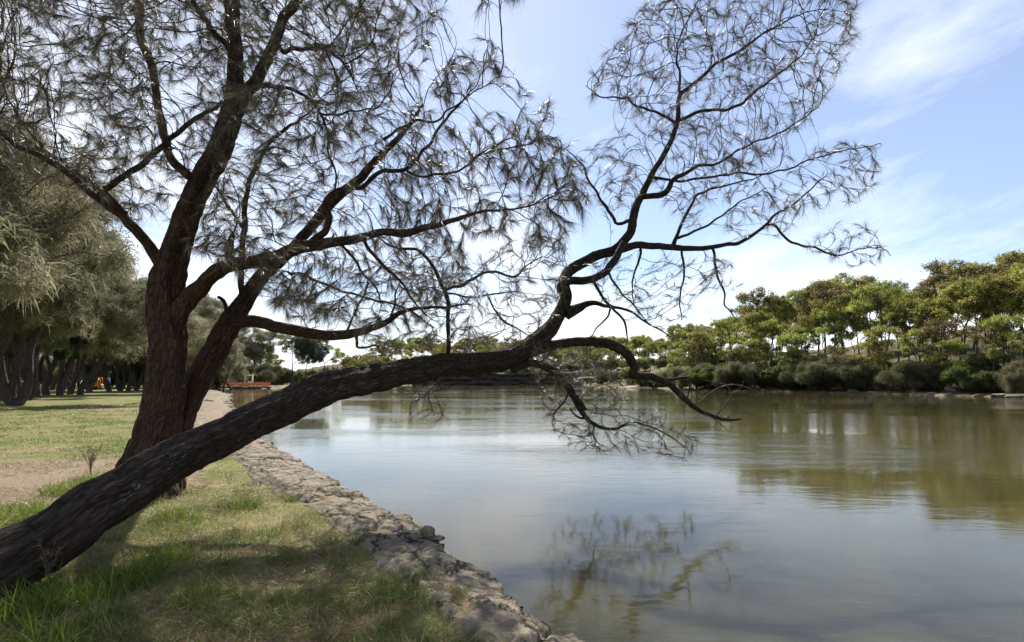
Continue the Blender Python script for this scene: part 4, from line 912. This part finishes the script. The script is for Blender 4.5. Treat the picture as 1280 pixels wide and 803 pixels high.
# ------------------------------------------------------------------ grass
def grass():
    global R
    R = np.random.default_rng(77)
    Vs = []; Ts = []; Cs = []; off = 0
    def put(x, y, L, w, up, col, lean=1.0, bend=.5):
        nonlocal off
        n = len(x); z = height(x, y) - .005; b = np.stack([x, y, z], 1); d = R.normal(size=(n, 3)) * .55 * lean; d[:, 2] = up
        V, T = needles(b, d, L, w, .25, bend); Vs.append(V); Ts.append(T + off); Cs.append(np.repeat(col, 5, 0)); off += len(V)
    G1 = np.array((.10, .145, .024)); G2 = np.array((.18, .215, .048)); DR = np.array((.42, .35, .19)); D2 = np.array((.30, .24, .125))
    def batch(n, D0, D1, L, W, up, wide=1.25, keepdirt=.15):
        D = np.exp(R.uniform(math.log(D0), math.log(D1), n)); px = R.uniform(-420, 780, n); x = (px - 640) / F * D; y = D
        d = sdist(x, y); e = d / LW(y); nz = fnoise(x, y, 3, 3) * .35
        k = e + nz > R.uniform(.85, 1.25, n)
        dirt = np.exp(-((y - 10.6 - (x + 6) * .22 + fnoise(x, y, .8, 3) * 1.0) / 1.9) ** 2) * sms(-1.8, -3.6, x); k &= (dirt + fnoise(x, y, 3.0, 2) * .3 < .45) | (R.random(n) < keepdirt)
        x, y = x[k], y[k]; n = len(x)
        f = fnoise(x + 3, y, 1.7, 3) + R.normal(size=n) * .35; f2 = R.random((n, 1))
        gm = sms(-.12, .55, f)[:, None]; g = G1 * f2 + G2 * (1 - f2); dd = DR * f2 + D2 * (1 - f2); c = dd * (1 - gm) + g * gm; c = c * R.uniform(.7, 1.3, (n, 1))
        g_ = gm[:, 0]; sc = (y / 5) ** .35
        put(x, y, R.uniform(*L, n) * (.65 + .6 * g_), R.uniform(*W, n) * np.maximum(1, y / 6), up * (.55 + .7 * g_), c)
    batch(230000, 2.6, 9, (.04, .11), (.0025, .005), .75)
    batch(130000, 8, 40, (.04, .08), (.004, .008), .8)
    # fallen needles and bark litter
    n = 60000; D = np.exp(R.uniform(math.log(2.8), math.log(14), n)); px = R.uniform(-200, 720, n); x = (px - 640) / F * D; d = sdist(x, D); k = (d > .12) & (fnoise(x, D, 1.3, 3) > -.3)
    x, y = x[k], D[k]; n = len(x); onr = d[k] < LW(y) * 1.1
    keep = ~onr; x, y = x[keep], y[keep]; n = len(x); c = np.where(R.random((n, 1)) < .6, np.array([(.20, .12, .065)]), np.array([(.36, .28, .18)])) * R.uniform(.6, 1.3, (n, 1))
    dd_ = R.normal(size=(n, 3)); dd_[:, 2] = .15; V, T = needles(np.stack([x, y, height(x, y) + .012 + .03 * R.random(n)], 1), dd_, R.uniform(.04, .13, n), R.uniform(.002, .005, n) * np.maximum(1, y / 7), .05, .6)
    Vs.append(V); Ts.append(T + off); Cs.append(np.repeat(c, 5, 0)); off += len(V)
    # long soft grass at the foot of the leaning trunk
    def clump(px, py, rad, n, L, W, cols, up=1.2):
        D = EYE * F / (py - HY); cx = (px - 640) / F * D; a = R.uniform(0, 6.28, n); r = rad * np.sqrt(R.random(n)); x = cx + r * np.cos(a); y = D + r * np.sin(a)
        cols = np.array(cols); f = R.random((n, 1)); c = (cols[0] * f + cols[1] * (1 - f)) * R.uniform(.7, 1.3, (n, 1)); put(x, y, R.uniform(*L, n), R.uniform(*W, n), up, c, 1.0, .8)
    GR = [(.085, .135, .014), (.155, .20, .026)]
    for px, py, rad, n in [(20, 760, .32, 500), (60, 745, .3, 500), (100, 735, .3, 450), (140, 722, .28, 420), (175, 705, .25, 350), (205, 690, .25, 300), (30, 800, .3, 400), (0, 735, .3, 300), (250, 745, .25, 200), (215, 640, .25, 220), (300, 625, .3, 200), (180, 715, .25, 250), (130, 765, .2, 150)]:
        clump(px, py, rad, n, (.09, .24), (.005, .011), GR)
    for px, py, rad, n in [(95, 608, .42, 700), (60, 640, .4, 300), (20, 640, .5, 300), (120, 596, .3, 250)]: clump(px, py, rad, n, (.10, .26), (.006, .012), [(.20, .26, .035), (.15, .20, .03)])
    for _ in range(60):
        px, py = R.uniform(120, 560), R.uniform(600, 803)
        D = EYE * F / (py - HY); x = (px - 640) / F * D
        if sdist(np.array([x]), np.array([D]))[0] > LW(D) * 1.15: clump(px, py, R.uniform(.06, .2), int(R.uniform(40, 130)), (.08, .18), (.004, .008), [(.09, .14, .025), (.17, .19, .05)] if R.random() < .6 else [(.30, .25, .13), (.17, .16, .06)], .7)
    # right-bank reeds are left to the shrubs
    tag(mk('grass', np.concatenate(Vs), np.concatenate(Ts), M['grass'], col=np.concatenate(Cs)), 'mixed green and straw-coloured grass covering the near bank', 'grass', kind='stuff')
    # twiggy plant and seed stalks
    def stalks(name, px, py, n, h, lab, cat, colm, tuft):
        D = EYE * F / (py - HY); x = (px - 640) / F * D; r = empty(name, (x, D, hz(x, D)), label=lab, cat=cat); b = MB(); hd = []
        for i in range(n):
            a = R.uniform(0, 6.28); k = R.uniform(.05, .45); hh = h * R.uniform(.6, 1); p_ = np.array([[math.cos(a) * k * hh * t * t, math.sin(a) * k * hh * t * t, hh * t] for t in np.linspace(0, 1, 7)]); b.tube(p_, np.linspace(.0025, .001, 7), 4, 0, False); hd.append(p_[-1])
            for _ in range(tuft):
                t0 = R.uniform(.5, 1) * hh; hd.append(np.array([math.cos(a) * k * t0 * t0 / hh, math.sin(a) * k * t0 * t0 / hh, t0]))
        b.build('stems', colm, r); q = np.repeat(np.array(hd), 14, 0); m_ = len(q); V, T = needles(q, R.normal(size=(m_, 3)) + [0, 0, .8], R.uniform(.015, .05, m_), R.uniform(.002, .005, m_), .1)
        mk('seed_heads', V, T, M['grass'], r, col=np.tile(np.array((.22, .17, .11)), (m_ * 5, 1)))
    stalks('seed_grass', 62, 722, 9, .42, 'dry grass seed stalks in front of the leaning trunk near its base', 'grass', M['dead'], 2)
    stalks('seed_grass', 118, 712, 7, .34, 'shorter seed stalks before the trunk, right of the tallest seed stalks', 'grass', M['dead'], 2)
    stalks('twiggy_plant', 113, 590, 22, .62, 'brown twiggy weed beside the bright grass tuft behind the leaning trunk', 'plant', M['barkred'], 5)
grass()
R = np.random.default_rng(99)

# ------------------------------------------------------------------ sky, sun, camera
w = bpy.data.worlds.new('World'); S.world = w; w.use_nodes = True; nt = w.node_tree; nt.nodes.clear()
out = nt.nodes.new('ShaderNodeOutputWorld'); bg = nt.nodes.new('ShaderNodeBackground'); nt.links.new(bg.outputs[0], out.inputs[0])
sky = nd(nt, 'ShaderNodeTexSky', sky_type='NISHITA', sun_disc=False); el = math.asin(SUN.z); az = math.atan2(SUN.x, SUN.y)
sky.sun_elevation = el; sky.sun_rotation = az; sky.air_density = 1.0; sky.dust_density = .18; sky.ozone_density = 2.5; sky.altitude = 20
tc = nt.nodes.new('ShaderNodeTexCoord').outputs['Generated']
sep = nt.nodes.new('ShaderNodeSeparateXYZ'); nt.links.new(tc, sep.inputs[0])
zc = math_(nt, 'MAXIMUM', sep.outputs[2], .02); zc2 = math_(nt, 'ADD', zc, .06)
cx_ = math_(nt, 'DIVIDE', sep.outputs[0], zc2); cy_ = math_(nt, 'DIVIDE', sep.outputs[1], zc2)
cb = nt.nodes.new('ShaderNodeCombineXYZ'); nt.links.new(cx_, cb.inputs[0]); nt.links.new(cy_, cb.inputs[1])
n1 = noise(nt, mapping(nt, cb.outputs[0], (.55, .28, 1), (3.1, 1.7, 0), (0, 0, .35)), 1.3, 9, .62, .5)
n2 = noise(nt, mapping(nt, cb.outputs[0], (.25, .16, 1), (7.3, .4, 0)), 1, 4, .5, .2)
cl = math_(nt, 'ADD', math_(nt, 'MULTIPLY', n1, .6), math_(nt, 'MULTIPLY', n2, .5))
hzn = math_(nt, 'POWER', math_(nt, 'SUBTRACT', 1.0, zc), 7.0)
clf = math_(nt, 'ADD', cl, math_(nt, 'MULTIPLY', hzn, .36))
fac = ramp(nt, clf, [(.545, (0, 0, 0)), (.67, (.6, .6, .6)), (.84, (.97, .97, .97))])
sc_ = mixc(nt, .26, sky.outputs[0], (5.6, 5.9, 7.9, 1))
skyc = mixc(nt, fac, sc_, (10.0, 10.2, 10.6, 1))
nt.links.new(skyc, bg.inputs[0]); bg.inputs[1].default_value = .085
sl = bpy.data.lights.new('sun', 'SUN'); sl.energy = 5.0; sl.angle = math.radians(.6); sl.color = (1, .94, .85)
so = bpy.data.objects.new('sun', sl); COL.objects.link(so); so.rotation_euler = SUN.to_track_quat('Z', 'Y').to_euler()
cam = bpy.data.cameras.new('camera'); co = bpy.data.objects.new('camera', cam); COL.objects.link(co); S.camera = co
co.location = (0, 0, EYE); co.rotation_euler = (math.radians(90), 0, 0); cam.lens = 20; cam.sensor_width = 36; cam.shift_y = (HY - 401.5) / 1280; cam.clip_start = .05; cam.clip_end = 6000
S.view_settings.view_transform = 'Standard'; S.view_settings.look = 'None'; S.view_settings.gamma = 1; S.view_settings.exposure = .84
S.render.engine = 'CYCLES'; cy = S.cycles; cy.max_bounces = 6; cy.diffuse_bounces = 3; cy.glossy_bounces = 3; cy.transmission_bounces = 3; cy.transparent_max_bounces = 4; cy.caustics_reflective = False; cy.caustics_refractive = False; cy.sample_clamp_indirect = 6
cy.use_denoising = True
try: cy.denoiser = 'OPENIMAGEDENOISE'
except Exception: pass
